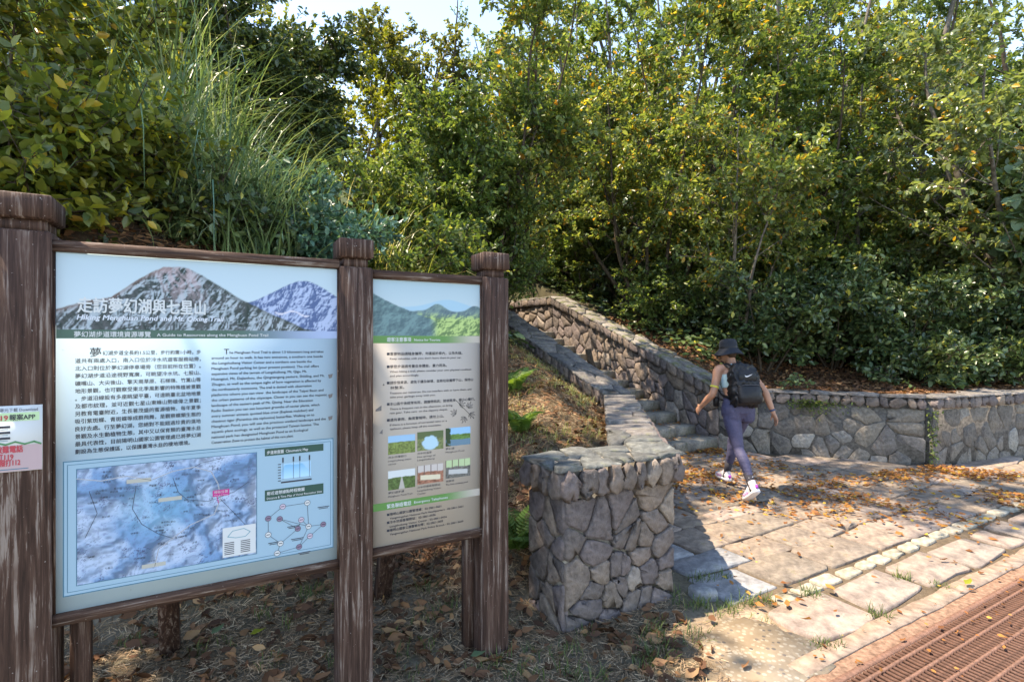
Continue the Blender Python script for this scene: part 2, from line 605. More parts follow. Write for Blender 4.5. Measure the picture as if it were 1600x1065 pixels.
# plain road beyond the grate (behind and beside the photographer)
g = Geo()
g.slab([xy(-6, .46), xy(-6, -5), xy(14, -5), xy(14, .46)], -.1, .012)
tag(g.obj('road', mat_plain('grey_road', (.16, .145, .13), .9, .2, .3, 20, .4)), kind='structure')

# ------------------------------------------------------------------ stone pieces
def clip_poly(poly, p, nrm):
    out = []
    n = len(poly)
    for i in range(n):
        a, b = poly[i], poly[(i + 1) % n]
        da, db = (a - p) @ nrm, (b - p) @ nrm
        if da <= 0:
            out.append(a)
        if (da < 0 < db) or (db < 0 < da):
            out.append(a + (b - a) * (da / (da - db)))
    return out


def voronoi(seeds, poly, relax=1):
    seeds = np.asarray(seeds, float)
    poly = [np.asarray(p, float) for p in poly]
    for it in range(relax + 1):
        cells = []
        for i, s in enumerate(seeds):
            o = np.argsort(((seeds - s) ** 2).sum(1))[1:26]
            c = poly
            for j in o:
                if len(c) < 3:
                    break
                c = clip_poly(c, (s + seeds[j]) / 2, seeds[j] - s)
            cells.append(c)
        if it < relax:
            seeds = np.array([np.mean(c, axis=0) if len(c) > 2 else s for c, s in zip(cells, seeds)])
    return [np.array(c) for c in cells if len(c) > 2]


def area(p):
    x, y = p[:, 0], p[:, 1]
    return .5 * np.sum(x * np.roll(y, -1) - y * np.roll(x, -1))


def seeds_in(poly, sx, sy, rng, jit=.38):
    p = np.array(poly, float)
    lo, hi = p.min(0), p.max(0)
    s = []
    r = 0
    y = lo[1] + sy * .5
    while y < hi[1]:
        x = lo[0] + sx * (.5 if r % 2 else .05)
        while x < hi[0] + sx * .3:
            s.append((x + rng.uniform(-jit, jit) * sx, y + rng.uniform(-jit, jit) * sy))
            x += sx
        y += sy
        r += 1
    keep = []
    for q in s:
        if rng.random() < .13:
            continue
        ins = True
        n = len(p)
        a0 = area(p)
        for i in range(n):
            e = p[(i + 1) % n] - p[i]
            if (e[0] * (q[1] - p[i][1]) - e[1] * (q[0] - p[i][0])) * a0 < 0:
                ins = False
                break
        if ins:
            keep.append(q)
    return keep


def stone_geo(cell, O, e1, e2, nr, gap, proud, back, rng, cut=.10, jit=.004, dome=.12):
    if area(cell) < 0:
        cell = cell[::-1]
    c = cell.mean(0)
    rad = math.sqrt(abs(area(cell)) / math.pi)
    if rad < gap * 1.5:
        return None
    pts = []
    n = len(cell)
    for i in range(n):
        p, q, r = cell[i - 1], cell[i], cell[(i + 1) % n]
        if min(np.linalg.norm(p - q), np.linalg.norm(r - q)) > rad * .3 and n < 9:
            k = cut * rng.uniform(.4, 1.6)
            pts += [q + (p - q) * k, q + (r - q) * k]
        else:
            pts.append(q)
        if np.linalg.norm(r - q) > rad * .75 and rad < .3:
            pts.append(q + (r - q) * rng.uniform(.35, .65) + rng.normal(0, rad * .035, 2))
    pts = np.array(pts)
    pts = c + (pts - c) * max(.3, (1 - gap / rad)) + rng.normal(0, jit, pts.shape)
    m = len(pts)
    pr = proud * rng.uniform(.65, 1.25)
    tilt = rng.normal(0, .05 if proud > .0145 else .008, 2)
    edge = min(.95, max(.8, 1 - .012 / rad))

    def put(p2, h):
        p2 = np.asarray(p2)
        hh = h + (p2 - c) @ tilt * (1 if h > 0 else 0)
        return O + p2[:, :1] * e1 + p2[:, 1:2] * e2 + hh[:, None] * nr
    inner = c + (pts - c) * edge * rng.uniform(.97, 1.02) + rng.normal(0, jit, pts.shape)
    V = np.concatenate([put(pts, -back), put(pts, pr * .55), put(inner, pr), put(c[None] + rng.normal(0, rad * .2, (1, 2)), pr * (1 + rng.uniform(-dome, dome)))])
    F = []
    for i in range(m):
        j = (i + 1) % m
        F += [[i, j, m + j, m + i], [m + i, m + j, 2 * m + j, 2 * m + i]]
    T = [[2 * m + i, 2 * m + (i + 1) % m, 3 * m] for i in range(m)]
    return Geo().add(V, F, T)


def stones(parent, poly, O, e1, e2, nr, sx, sy, mat, rng, gap=.009, proud=.02, back=.03, name='stone', jit=.38, relax=0, cells=None, pick=None, cut=.12, irr=.004, dome=.12):
    O, e1, e2, nr = [np.asarray(q, float) for q in (O, e1, e2, nr)]
    if cells is None:
        cells = voronoi(seeds_in(poly, sx, sy, rng, jit), poly, relax)
    out = []
    for c in cells:
        g = stone_geo(c, O, e1, e2, nr, gap, proud, back, rng, cut, irr, dome)
        if g is None:
            continue
        org = g.V[0].mean(0)
        m = mat if pick is None else pick(c, rng)
        o = g.obj(name, m, parent, origin=org)
        out.append(o)
    return out


def course(L, z0, z1, w, rng):
    """cells of an upright course of stones"""
    x, cells = 0, []
    dx0 = 0
    while x < L - .04:
        wd = w * rng.uniform(.6, 1.45)
        x1 = min(L, x + wd)
        if L - x1 < w * .5:
            x1 = L
        dx1 = 0 if x1 == L else rng.normal(0, .012)
        cells.append(np.array([(x + dx0, z0), (x1 - dx1, z0), (x1 + dx1, z1), (x - dx0, z1)]))
        x, dx0 = x1, dx1
    return cells


Z3 = np.array([0, 0, 1.0])
D3 = np.array([D2[0], D2[1], 0])
N3 = np.array([N2[0], N2[1], 0])
rng = np.random.default_rng(11)
SL = .374

# --- left wall: end pillar, low level wall, wall climbing beside the steps
lw = thing('stone_wall', 'rubble stone wall with thick squared end nearest the board, low then climbing left of the steps', 'stone wall', (.3, 3.0, 0))


PA, PB = np.array([.293, 2.98]), np.array([1.024, 3.43])
PC, PD = PA + .38 * N2, PB + .38 * N2
F1, F2 = np.array([1.03, 3.445]), np.array([1.60, 7.12])
G1, G2 = np.array([.70, 3.62]), np.array([1.235, 6.98])
base = np.array([.3, 3.0, 0])


class Loc:
    """builds in world coordinates under an Empty that stands at base"""
    def __init__(self, e):
        self.e, self.b = e, np.array(e.location)

    def __call__(self, g, name, mat, smooth=False, origin=None):
        o = g.obj(name, mat, self.e, smooth, origin)
        o.location = Vector(o.location) - Vector(self.b)
        return o


def wstones(e, *a, **k):
    for o in stones(e, *a, **k):
        o.location = Vector(o.location) - e.location


L = Loc(lw)
g = Geo()
ins = .02
g.slab([PA + ins * D2 + ins * N2, PB - ins * D2 + ins * N2, PD - ins * D2, PC + ins * D2], -.15, .905)
g.slab([F1 - .03 * D2 + .02 * N2, F2 - .03 * D2, G2 + .03 * D2, G1 + .03 * D2], -.15, .902)
# stair part core
s0 = np.array([1.60, 7.12])
q = [s0 - .03 * D2, s0 - .42 * D2 + .03 * D2, s0 - .39 * D2 + 4.8 * N2, s0 - .03 * D2 + 4.8 * N2]
g.slab([q[0], q[3], q[2], q[1]], [-.3, .6, .6, -.3], [.90, .90 + 4.8 * SL, .90 + 4.8 * SL, .90])
L(g, 'mortar_core', M['mortar_pale'])
Lp = np.linalg.norm(PB - PA)
o3 = lambda p, z=0.0: np.array([p[0], p[1], z])
# end pillar, front
wstones(lw, [(0, -.05), (Lp, -.05), (Lp, .735), (0, .735)], o3(PA), D3, Z3, -N3, .118, .145, M['stone'], rng, gap=.0075, proud=.011, jit=.5, irr=.005)
wstones(lw, None, o3(PA - .045 * N2 - .045 * D2), D3, Z3, -N3, 0, 0, M['stone'], rng, cells=course(Lp + .09, .735, .905, .10, rng), gap=.007, proud=.012, back=.05, cut=.3, irr=.008)
# end pillar, left end
wstones(lw, [(0, -.05), (.38, -.05), (.38, .735), (0, .735)], o3(PC), -N3, Z3, -D3, .118, .145, M['stone'], rng, gap=.0075, proud=.011, jit=.5, irr=.005)
wstones(lw, None, o3(PC - .045 * D2 + .03 * N2), -N3, Z3, -D3, 0, 0, M['stone'], rng, cells=course(.44, .735, .905, .11, rng), gap=.007, proud=.012, back=.05, cut=.3, irr=.008)
# patio face of pillar end and level wall
m2 = (F2 - F1) / np.linalg.norm(F2 - F1)
mr = np.array([m2[1], -m2[0]])
LF = np.linalg.norm(F2 - F1)
wstones(lw, [(0, -.05), (LF, -.05), (LF, .735), (0, .735)], o3(F1 - .02 * mr), o3(m2), Z3, o3(mr), .27, .2, M['stone'], rng, gap=.009, proud=.025)
wstones(lw, None, o3(F1 - .11 * m2 + .02 * mr), o3(m2), Z3, o3(mr), 0, 0, M['stone'], rng, cells=course(LF + .1, .735, .905, .17, rng), gap=.008, proud=.02, back=.06)
# bank face of level wall
wstones(lw, None, o3(G2), o3(-(G2 - G1) / np.linalg.norm(G2 - G1)), Z3, o3(-mr), 0, 0, M['stone'], rng, cells=course(np.linalg.norm(G2 - G1) - .05, .735, .905, .18, rng), gap=.008, proud=.02, back=.05)
wstones(lw, [(0, .2), (3.2, .2), (3.2, .735), (0, .735)], o3(G2), o3(-(G2 - G1) / np.linalg.norm(G2 - G1)), Z3, o3(-mr), .3, .22, M['stone'], rng, gap=.01, proud=.018)
# coping slabs of pillar and level wall
pil_hull = [xy(1.645, 2.425), xy(2.645, 2.43), xy(2.72, 2.70), xy(2.36, 2.86), xy(1.645, 2.86)]
wstones(lw, pil_hull, o3((0, 0), .905), (1, 0, 0), (0, 1, 0), Z3, .19, .17, M['coping_blue'], rng, gap=.003, proud=.018, back=.004, name='coping_slab', cut=.10, dome=.04, irr=.009)
tflat = [xy(2.365, 2.868), xy(2.725, 2.708), F2 + .03 * D2, G2 - .03 * D2]
wstones(lw, tflat, o3((0, 0), .905), (1, 0, 0), (0, 1, 0), Z3, .27, .26, M['coping'], rng, gap=.005, proud=.03, back=.004, name='coping_slab', cut=.10, dome=.04,
        pick=lambda c, r: M['coping_blue'] if c.mean(0)[1] < 4.3 and r.random() < .7 else M['coping'])
# stair part
e1 = np.array([N2[0], N2[1], SL])
up = np.cross(D3, e1)
up = up / np.linalg.norm(up) * (1 if np.cross(D3, e1)[2] > 0 else -1)
O = o3(s0 - .45 * D2, .905)
wstones(lw, [(0, 0), (4.8, 0), (4.8, .48), (0, .48)], O, e1, D3, up, .27, .24, M['coping'], rng, gap=.005, proud=.03, back=.004, name='coping_slab', cut=.10, dome=.042)
O = o3(s0 - .42 * D2 - 0, .90)
wstones(lw, None, o3(s0 - .42 * D2, .905) - 0 * N3, e1, Z3, -D3, 0, 0, M['stone'], rng, cells=course(4.8, -.17, -.0, .16, rng), gap=.007, proud=.022, back=.05)
wstones(lw, [(0, -.6), (4.8, -.6), (4.8, -.17), (0, -.17)], o3(s0 - .395 * D2, .905), e1, Z3, -D3, .3, .2, M['stone'], rng, gap=.01, proud=.02)
wstones(lw, [(0, -.9), (4.8, -.9), (4.8, -.17), (0, -.17)], o3(s0 - .02 * D2, .905), e1, Z3, D3, .36, .26, M['stone'], rng, gap=.01, proud=.02)
wstones(lw, None, o3(s0 + .01 * D2, .905), e1, Z3, D3, 0, 0, M['stone'], rng, cells=course(4.8, -.17, -.0, .2, rng), gap=.008, proud=.02, back=.05)

# --- right stair wall
KP = np.array([3.12, 7.93])
rw = thing('stone_wall', 'tall mossy-topped stone wall climbing along the far side of the steps', 'stone wall', (3.12, 7.93, 0))
L = Loc(rw)
g = Geo()
TT = 4.5
kk = [KP + .02 * D2, KP + .34 * D2, KP + .34 * D2 + TT * N2, KP + .02 * D2 + TT * N2]
g.slab(kk, [-.2, -.2, .9, .9], [.89, .89, .89 + TT * SL, .89 + TT * SL])
k2 = [KP + .02 * D2 + (TT + .001) * N2, KP + .34 * D2 + (TT + .001) * N2, KP + .34 * D2 + 7 * N2, KP + .02 * D2 + 7 * N2]
g.slab(k2, .9, .89 + TT * SL)
L(g, 'mortar_core', M['mortar'])
O = o3(KP, .90)
wstones(rw, [(0, -.93), (TT, -.93), (TT, -.17), (0, -.17)], O, e1, Z3, -D3, .235, .2, M['stone'], rng, gap=.008, proud=.02, jit=.5)
wstones(rw, None, o3(KP - .05 * D2, .90), e1, Z3, -D3, 0, 0, M['stone'], rng, cells=course(TT, -.17, 0, .17, rng), gap=.008, proud=.025, back=.06)
O2 = o3(KP + TT * N2, .90 + TT * SL)
wstones(rw, [(0, -.9), (2.5, -.9), (2.5, -.17), (0, -.17)], O2, N3, Z3, -D3, .26, .2, M['stone'], rng, gap=.011, proud=.03)
wstones(rw, None, o3(KP - .05 * D2 + TT * N2, .90 + TT * SL), N3, Z3, -D3, 0, 0, M['stone'], rng, cells=course(2.5, -.17, 0, .2, rng), gap=.008, proud=.025, back=.06)
wstones(rw, [(0, -.08), (TT, -.08), (TT, .37), (0, .37)], o3(KP, .90), e1, D3, up, .3, .24, M['coping_moss'], rng, gap=.005, proud=.03, back=.004, name='coping_slab', cut=.10, dome=.042)
wstones(rw, [(0, -.08), (2.5, -.08), (2.5, .37), (0, .37)], O2, N3, D3, Z3, .3, .24, M['coping_moss'], rng, gap=.005, proud=.03, back=.004, name='coping_slab', cut=.10, dome=.042)


# --- retaining walls
def retaining(p, q, label, seed, sx, cw):
    r_ = np.random.default_rng(seed)
    p, q = np.array(p), np.array(q)
    Lr = np.linalg.norm(q - p)
    e = (q - p) / Lr
    nf = np.array([e[1], -e[0]])
    w = thing('retaining_wall', label, 'stone wall', (p[0], p[1], 0))
    Lw = Loc(w)
    g = Geo()
    g.slab([p + .02 * e - .0 * nf, q - .02 * e, q - .02 * e - .38 * nf, p + .02 * e - .38 * nf], -.15, .885)
    Lw(g, 'mortar_core', M['mortar'])
    wstones(w, [(0, -.05), (Lr, -.05), (Lr, .735), (0, .735)], o3(p - .012 * nf), o3(e), Z3, o3(nf), sx, .2, M['stone_far'], r_, gap=.007, proud=.018, jit=.5, irr=.004)
    wstones(w, None, o3(p + .035 * nf), o3(e), Z3, o3(nf), 0, 0, M['stone'], r_, cells=course(Lr, .735, .885, cw, r_), gap=.008, proud=.02, back=.06, cut=.28)
    wstones(w, [(0, -.37), (Lr, -.37), (Lr, .065), (0, .065)], o3(p, .885), o3(e), o3(nf), Z3, .34, .3, M['coping'], r_, gap=.005, proud=.022, back=.004, name='coping_slab', cut=.10, dome=.04)
    return w


retaining((3.10, 7.93), (5.36, 6.83), 'low retaining wall of grey rubble stones behind the walking woman, leaf litter along its foot', 5, .22, .15)
retaining((5.42, 6.80), (9.6, 8.32), 'low retaining wall of pale worn stones at the far right, beyond the mossy gap', 8, .26, .16)

# --- steps
st = thing('stone_steps', 'rough stone steps climbing between the two rubble walls', 'steps', (2.4, 7.5, 0))
for i in range(12):
    b0 = 5.40 + .4 * i
    a0 = 4.93
    cuts = sorted([a0] + list(a0 + 1.64 * (np.array([.36, .68]) + rng.normal(0, .04, 2))) + [6.57])
    for j in range(3):
        ja, jb = cuts[j] + .008, cuts[j + 1] - .008
        fr = rng.uniform(-.03, .03)
        zt = .15 * (i + 1) + rng.normal(0, .008)
        p = [xy(ja, b0 + fr), xy(jb, b0 + fr + rng.normal(0, .015)), xy(jb, b0 + .46), xy(ja, b0 + .46)]
        pc = np.mean(p, 0)
        g = Geo()
        zb = zt - .19
        ring = lambda s, z: np.array([[pc[0] + (v[0] - pc[0]) * s, pc[1] + (v[1] - pc[1]) * s, z] for v in p])
        g.loft([ring(1, zb), ring(1, zt - .018), ring(.965, zt)])
        o = g.obj('step_block', M['step'], st, origin=(pc[0], pc[1], zb))
        o.location = Vector(o.location) - st.location

# ------------------------------------------------------------------ paving
pav = tag(link('patio', None), kind='structure')
pv = np.random.default_rng(4)
def inside(q):
    a, b = q
    if b < 2.2 or a > 11.6 or b > 5.5:
        return False
    if a < 2.45 + (b - 2.5) * .77 and b > 2.3:
        return False
    if a > 8.05:
        return b < 3.42 - (a - 8.05) * .17
    if a > 6.6:
        return b < 5.5 - (a - 6.6) * 1.42
    return a > 2.72


rowb = [2.19]
while rowb[-1] < 5.5:
    rowb.append(rowb[-1] + pv.uniform(.24, .37))
cells = []
wob = lambda a_, i: rowb[i] + (.035 * math.sin(a_ * 2.3 + i * 1.7) + .02 * math.sin(a_ * 5.1 + i) if i else 0)
for i in range(len(rowb) - 1):
    ca_ = [2.66 + pv.uniform(0, .3)]
    while ca_[-1] < 11.6:
        ca_.append(ca_[-1] + pv.uniform(.34, .66))
    for p_, q_ in zip(ca_[:-1], ca_[1:]):
        if inside(((p_ + q_) / 2, (rowb[i] + rowb[i + 1]) / 2)):
            k = pv.normal(0, .018, 4)
            cells.append(np.array([(p_ + k[0], wob(p_, i) + k[1] * .4), (q_ + .03 * math.sin(q_ * 9), wob(q_, i)), (q_ + .03 * math.sin(q_ * 9) + k[2] * .4, wob(q_, i + 1)), (p_ + .03 * math.sin(p_ * 9), wob(p_, i + 1))]))


def pick_pave(c, r):
    m = c.mean(0)
    if m[0] < 3.2 or (m[1] < 2.5 and m[0] < 3.5):
        return M['paving_blue']
    return M['paving'] if r.random() < .8 else M['paving_pink']


stones(pav, None, (0, 0, -.001), D3, N3, Z3, 0, 0, M['paving'], pv, cells=cells, gap=.0065, proud=.0095, back=.03, name='paving_slab', pick=pick_pave, cut=.06, irr=.006, dome=.06)
# row of large slabs
xs = [2.82, 3.45, 4.12, 4.76, 5.42, 5.76, 6.2, 6.75, 7.3, 7.8, 8.4, 9.0, 9.6, 10.3, 11]
cl = []
for i in range(len(xs) - 1):
    j = pv.normal(0, .015, 8)
    cl.append(np.array([(xs[i] + .025 + j[0], 1.69 + j[1]), (xs[i + 1] - .025 + j[2], 1.70 + j[3]), (xs[i + 1] - .025 + j[4], 2.01 + j[5]), (xs[i] + .025 + j[6], 2.00 + j[7])]))
stones(pav, None, (0, 0, -.001), D3, N3, Z3, 0, 0, M['paving_pink'], pv, cells=cl, gap=.008, proud=.013, back=.03, name='large_slab', cut=.06, irr=.007, dome=.05)
# cream setts
cl = []
a_ = 3.06
while a_ < 9:
    wd = pv.uniform(.17, .23)
    j = pv.normal(0, .008, 8)
    dl = .016 * (a_ - 3.1) * (1 if a_ < 5.2 else 0) + (.033 if a_ >= 5.2 else 0)
    cl.append(np.array([(a_ + j[0], 2.035 + dl + j[1]), (a_ + wd + j[2], 2.035 + dl + j[3]), (a_ + wd + j[4], 2.145 + dl + j[5]), (a_ + j[6], 2.145 + dl + j[7])]))
    a_ += wd + .034
stones(pav, None, (0, 0, -.001), D3, N3, Z3, 0, 0, M['white_sett'], pv, cells=cl, gap=.004, proud=.013, back=.03, name='sett', cut=.08, irr=.004, dome=.04)
# loose flat stone by the pillar
lo = [np.array([(2.62, 2.30), (2.78, 2.27), (2.80, 2.42), (2.66, 2.45)])]
for o in stones(None, None, (0, 0, .01), D3, N3, Z3, 0, 0, M['paving_blue'], pv, cells=lo, gap=.004, proud=.05, back=.03, name='loose_stone'):
    tag(o, 'small loose blue-grey stone lying at the right foot of the wall end', 'stone')
# kerb band
ax = [2.50, 3.9, 5.3, 6.9, 8.8, 10.8, 12.5]
for i in range(len(ax) - 1):
    g = Geo()
    k = 12
    e_ = np.linspace(ax[i] + .003, ax[i + 1] - .003, k)
    p = [xy(a_, 1.545 + pv.normal(0, .004)) for a_ in e_] + [xy(a_, 1.652 + pv.normal(0, .006)) for a_ in e_[::-1]]
    pc = np.mean(p, 0)
    ring = lambda s, z: np.array([[pc[0] + (v[0] - pc[0]) * s, pc[1] + (v[1] - pc[1]) * s, z] for v in p])
    g.loft([ring(1, -.35), ring(1, .006), ring(.99, .011)])
    g.obj('kerb_stone', M['kerb'], pav, origin=(pc[0], pc[1], 0))
g = Geo()
g.slab([xy(2.1, 1.435), xy(12.5, 1.435), xy(12.5, 1.56), xy(2.1, 1.56)], -.34, .002)
tag(g.obj('dusty_margin', mat_plain('reddish_dust', (.20, .125, .09), .95, .1, .5, 30, .8)), kind='structure')
# pebble-dash concrete patch
t = NT('exposed_aggregate')
v = t.coord((1, 1, 1))
vo = t.n('ShaderNodeTexVoronoi')
vo.inputs['Scale'].default_value = 34
t.l(v, vo.inputs['Vector'])
nz = t.noise(v, 5, 4)
cc = t.ramp(vo.outputs['Color'], [(0, (.07, .07, .075)), (.2, (.16, .14, .13)), (.26, (.33, .29, .24)), (.8, (.34, .305, .255)), (1, (.40, .37, .32))])
pm = t.ramp(vo.outputs['Distance'], [(.32, G3(1)), (.42, G3(0))])
cc = t.mix(pm, (.25, .205, .155), cc)
cc = t.mix(1.0, cc, t.ramp(nz, [(.3, (.75, .68, .6)), (.65, (1.08, 1.05, 1.0))]), 'MULTIPLY')
t.bump(vo.outputs['Distance'], .4, -.004)
agg = t.done(cc, .85, .2)
g = Geo()
pp = [(2.30, 2.02), (2.62, 2.12), (2.74, 2.02), (2.80, 1.86), (2.83, 1.68), (2.70, 1.53), (2.40, 1.52), (2.20, 1.56), (2.16, 1.70), (2.20, 1.9)]
pts = []
for i in range(len(pp)):
    p, q = np.array(pp[i]), np.array(pp[(i + 1) % len(pp)])
    for k in range(4):
        pts.append(p + (q - p) * k / 4 + pv.normal(0, .012, 2))
g.slab([xy(*p) for p in pts], -.03, .008)
tag(g.obj('concrete_patch', agg), kind='structure')

# ------------------------------------------------------------------ drain grate
gr = thing('drain_grate', 'large rusty iron drain grate set across the ground beside the paving', 'drain grate', (*xy(2.5, 1.0), 0), rz=math.atan2(D2[1], D2[0]))
barm = Geo().box((0, 0, -.003), (.013, .95, .014)).mesh('bar', M['rust'])
ai = .06
nb = 0
while ai < 9.0 and nb < 290:
    o = link('bar', barm, gr)
    o.location = (ai, -.015 + .002 * math.sin(nb * 7), .0 + .0006 * math.sin(nb * 1.7))
    o.rotation_euler = (0, 0, .004 * math.sin(nb * 2.3))
    ai += .034
    nb += 1
for bb in (.452, .39, .295, .195, .09, -.01, -.11, -.21, -.31, -.41, -.49):
    g = Geo()
    g.box((4.5, bb, -.004), (9.0, .013 if bb < .45 else .03, .026))
    g.obj('rail', M['rust_rail'], gr)
# ------------------------------------------------------------------ notice board
TH = math.atan2(D2[1], D2[0])
QL = np.array([-1.644, 1.879])        # front right foot of the first post: the board's origin
nb_ = thing('notice_board', 'double trail information board in a weathered brown wooden frame of three posts', 'notice board', (QL[0], QL[1], 0), rz=TH)
# local frame: x along the board, y away from the photographer, z up


def post(x, h, w, seed):
    r_ = np.random.default_rng(seed)
    g = Geo()
    c = .003
    sq = lambda s, z, dx=0, dy=0: np.array([(x + w / 2 + sx * s + dx, w / 2 + sy * s + dy, z) for sx, sy in
                                            ((-1 + c / s, -1), (1 - c / s, -1), (1, -1 + c / s), (1, 1 - c / s), (1 - c / s, 1), (-1 + c / s, 1), (-1, 1 - c / s), (-1, -1 + c / s))])
    rings = [sq(w / 2, -.2), sq(w / 2, .02), sq(w / 2 + .001, .3), sq(w / 2 - .001, .9), sq(w / 2, 1.5), sq(w / 2, h - .135), sq(w / 2 - .006, h - .128)]
    g.loft(rings)
    o = g.obj('post', M['wood_v'], nb_, origin=(x + w / 2, w / 2, 0))
    g = Geo()
    g.loft([sq(w / 2 - .018, h - .128), sq(w / 2 - .018, h - .088)])
    g.loft([sq(w / 2 - .006, h - .0885), sq(w / 2 + .004, h - .080), sq(w / 2 + .004, h - .004), sq(w / 2 + .0, h)])
    k = g.obj('cap', M['wood_v'], o)
    k.data.transform(Matrix.Translation((-(x + w / 2), -w / 2, 0)))
    return o


W = .146
post(-.190, 2.16, .19, 1)
post(1.0, 2.105, W, 2)
post(1.716, 2.098, W, 3)
for x0, x1, zb, zt in ((0.0, 1.0, .612, 2.006), (1.146, 1.716, .628, 1.972)):
    for zz, hh in ((zb, .042), (zt - .040, .040)):
        g = Geo()
        g.box(((x0 + x1) / 2, .048, zz + hh / 2), (x1 - x0 - .001, .062, hh))
        g.obj('rail', M['wood_h'], nb_, origin=((x0 + x1) / 2, .048, zz))
    g = Geo()
    for xx in (x0 + .004, x1 - .004):
        g.box((xx, .05, (zb + zt) / 2), (.007, .05, zt - zb - .083))
    g.obj('side_trim', M['wood_v'], nb_)
# struts behind
for x0, z1 in ((.30, 1.2), (1.43, 1.2), (.06, .9), (1.70, .9)):
    g = Geo()
    if z1 > 1:
        g.obox((x0 - .045, .92, -.2), (.09, 0, 0), (0, .085, 0), (0, -.62, 1.7))
    else:
        g.obox((x0 - .03, .12, -.2), (.06, 0, 0), (0, .06, 0), (0, 0, 1.2))
    g.obj('strut', M['wood_v'], nb_)

panel_mat = NT('faded_pale_blue_panel')
v = panel_mat.coord()
f1 = panel_mat.noise(v, 2.2, 3)
f2 = panel_mat.noise(v, 60, 3)
cc = panel_mat.mix(1.0, (.37, .495, .575), panel_mat.ramp(f1, [(.3, (.93, .95, .97)), (.7, (1.04, 1.03, 1.02))]), 'MULTIPLY')
cc = panel_mat.mix(panel_mat.ramp(f2, [(.70, G3(0)), (.74, G3(.35))]), cc, (.25, .24, .23))
PM1 = panel_mat.done(cc, .7, .15)
panel_mat = NT('faded_grey_panel')
v = panel_mat.coord()
f1 = panel_mat.noise(v, 2.2, 3)
f2 = panel_mat.noise(v, 60, 3)
cc = panel_mat.mix(1.0, (.45, .41, .37), panel_mat.ramp(f1, [(.3, (.94, .95, .97)), (.7, (1.04, 1.02, 1.0))]), 'MULTIPLY')
cc = panel_mat.mix(panel_mat.ramp(f2, [(.70, G3(0)), (.74, G3(.35))]), cc, (.25, .24, .23))
PM2 = panel_mat.done(cc, .7, .15)
INK = flat('print_ink', (.035, .04, .055))
WHITE = flat('print_white', (.55, .58, .60))
GREYTXT = flat('print_grey', (.55, .60, .68))
GREEN = flat('print_green_band', (.055, .145, .085))
GREEN2 = flat('print_bright_green_band', (.10, .24, .07))
LINE = flat('print_border_blue', (.05, .16, .24))
RED = flat('print_red', (.45, .06, .08))
MAG = flat('print_magenta', (.50, .03, .22))
DGREEN = flat('print_dark_heading', (.025, .075, .06))
WEAR = flat('peeled_print', (.16, .15, .15), .8)

TXT = bpy.data.curves.new('lettering', 'FONT')
TXT.resolution_u = 2
TXO = bpy.data.objects.new('lettering', TXT)
COL.objects.link(TXO)
_tc = {}


def text_mesh(s):
    if s not in _tc:
        TXT.body = s
        dg = bpy.context.evaluated_depsgraph_get()
        dg.update()
        me = bpy.data.meshes.new_from_object(TXO.evaluated_get(dg))
        n = len(me.vertices)
        V = np.zeros(n * 3, np.float32)
        me.vertices.foreach_get('co', V)
        Fs = {}
        for p in me.polygons:
            Fs.setdefault(len(p.vertices), []).append(list(p.vertices))
        _tc[s] = (V.reshape(-1, 3).astype(float), list(Fs.values()))
        bpy.data.meshes.remove(me)
    return _tc[s]


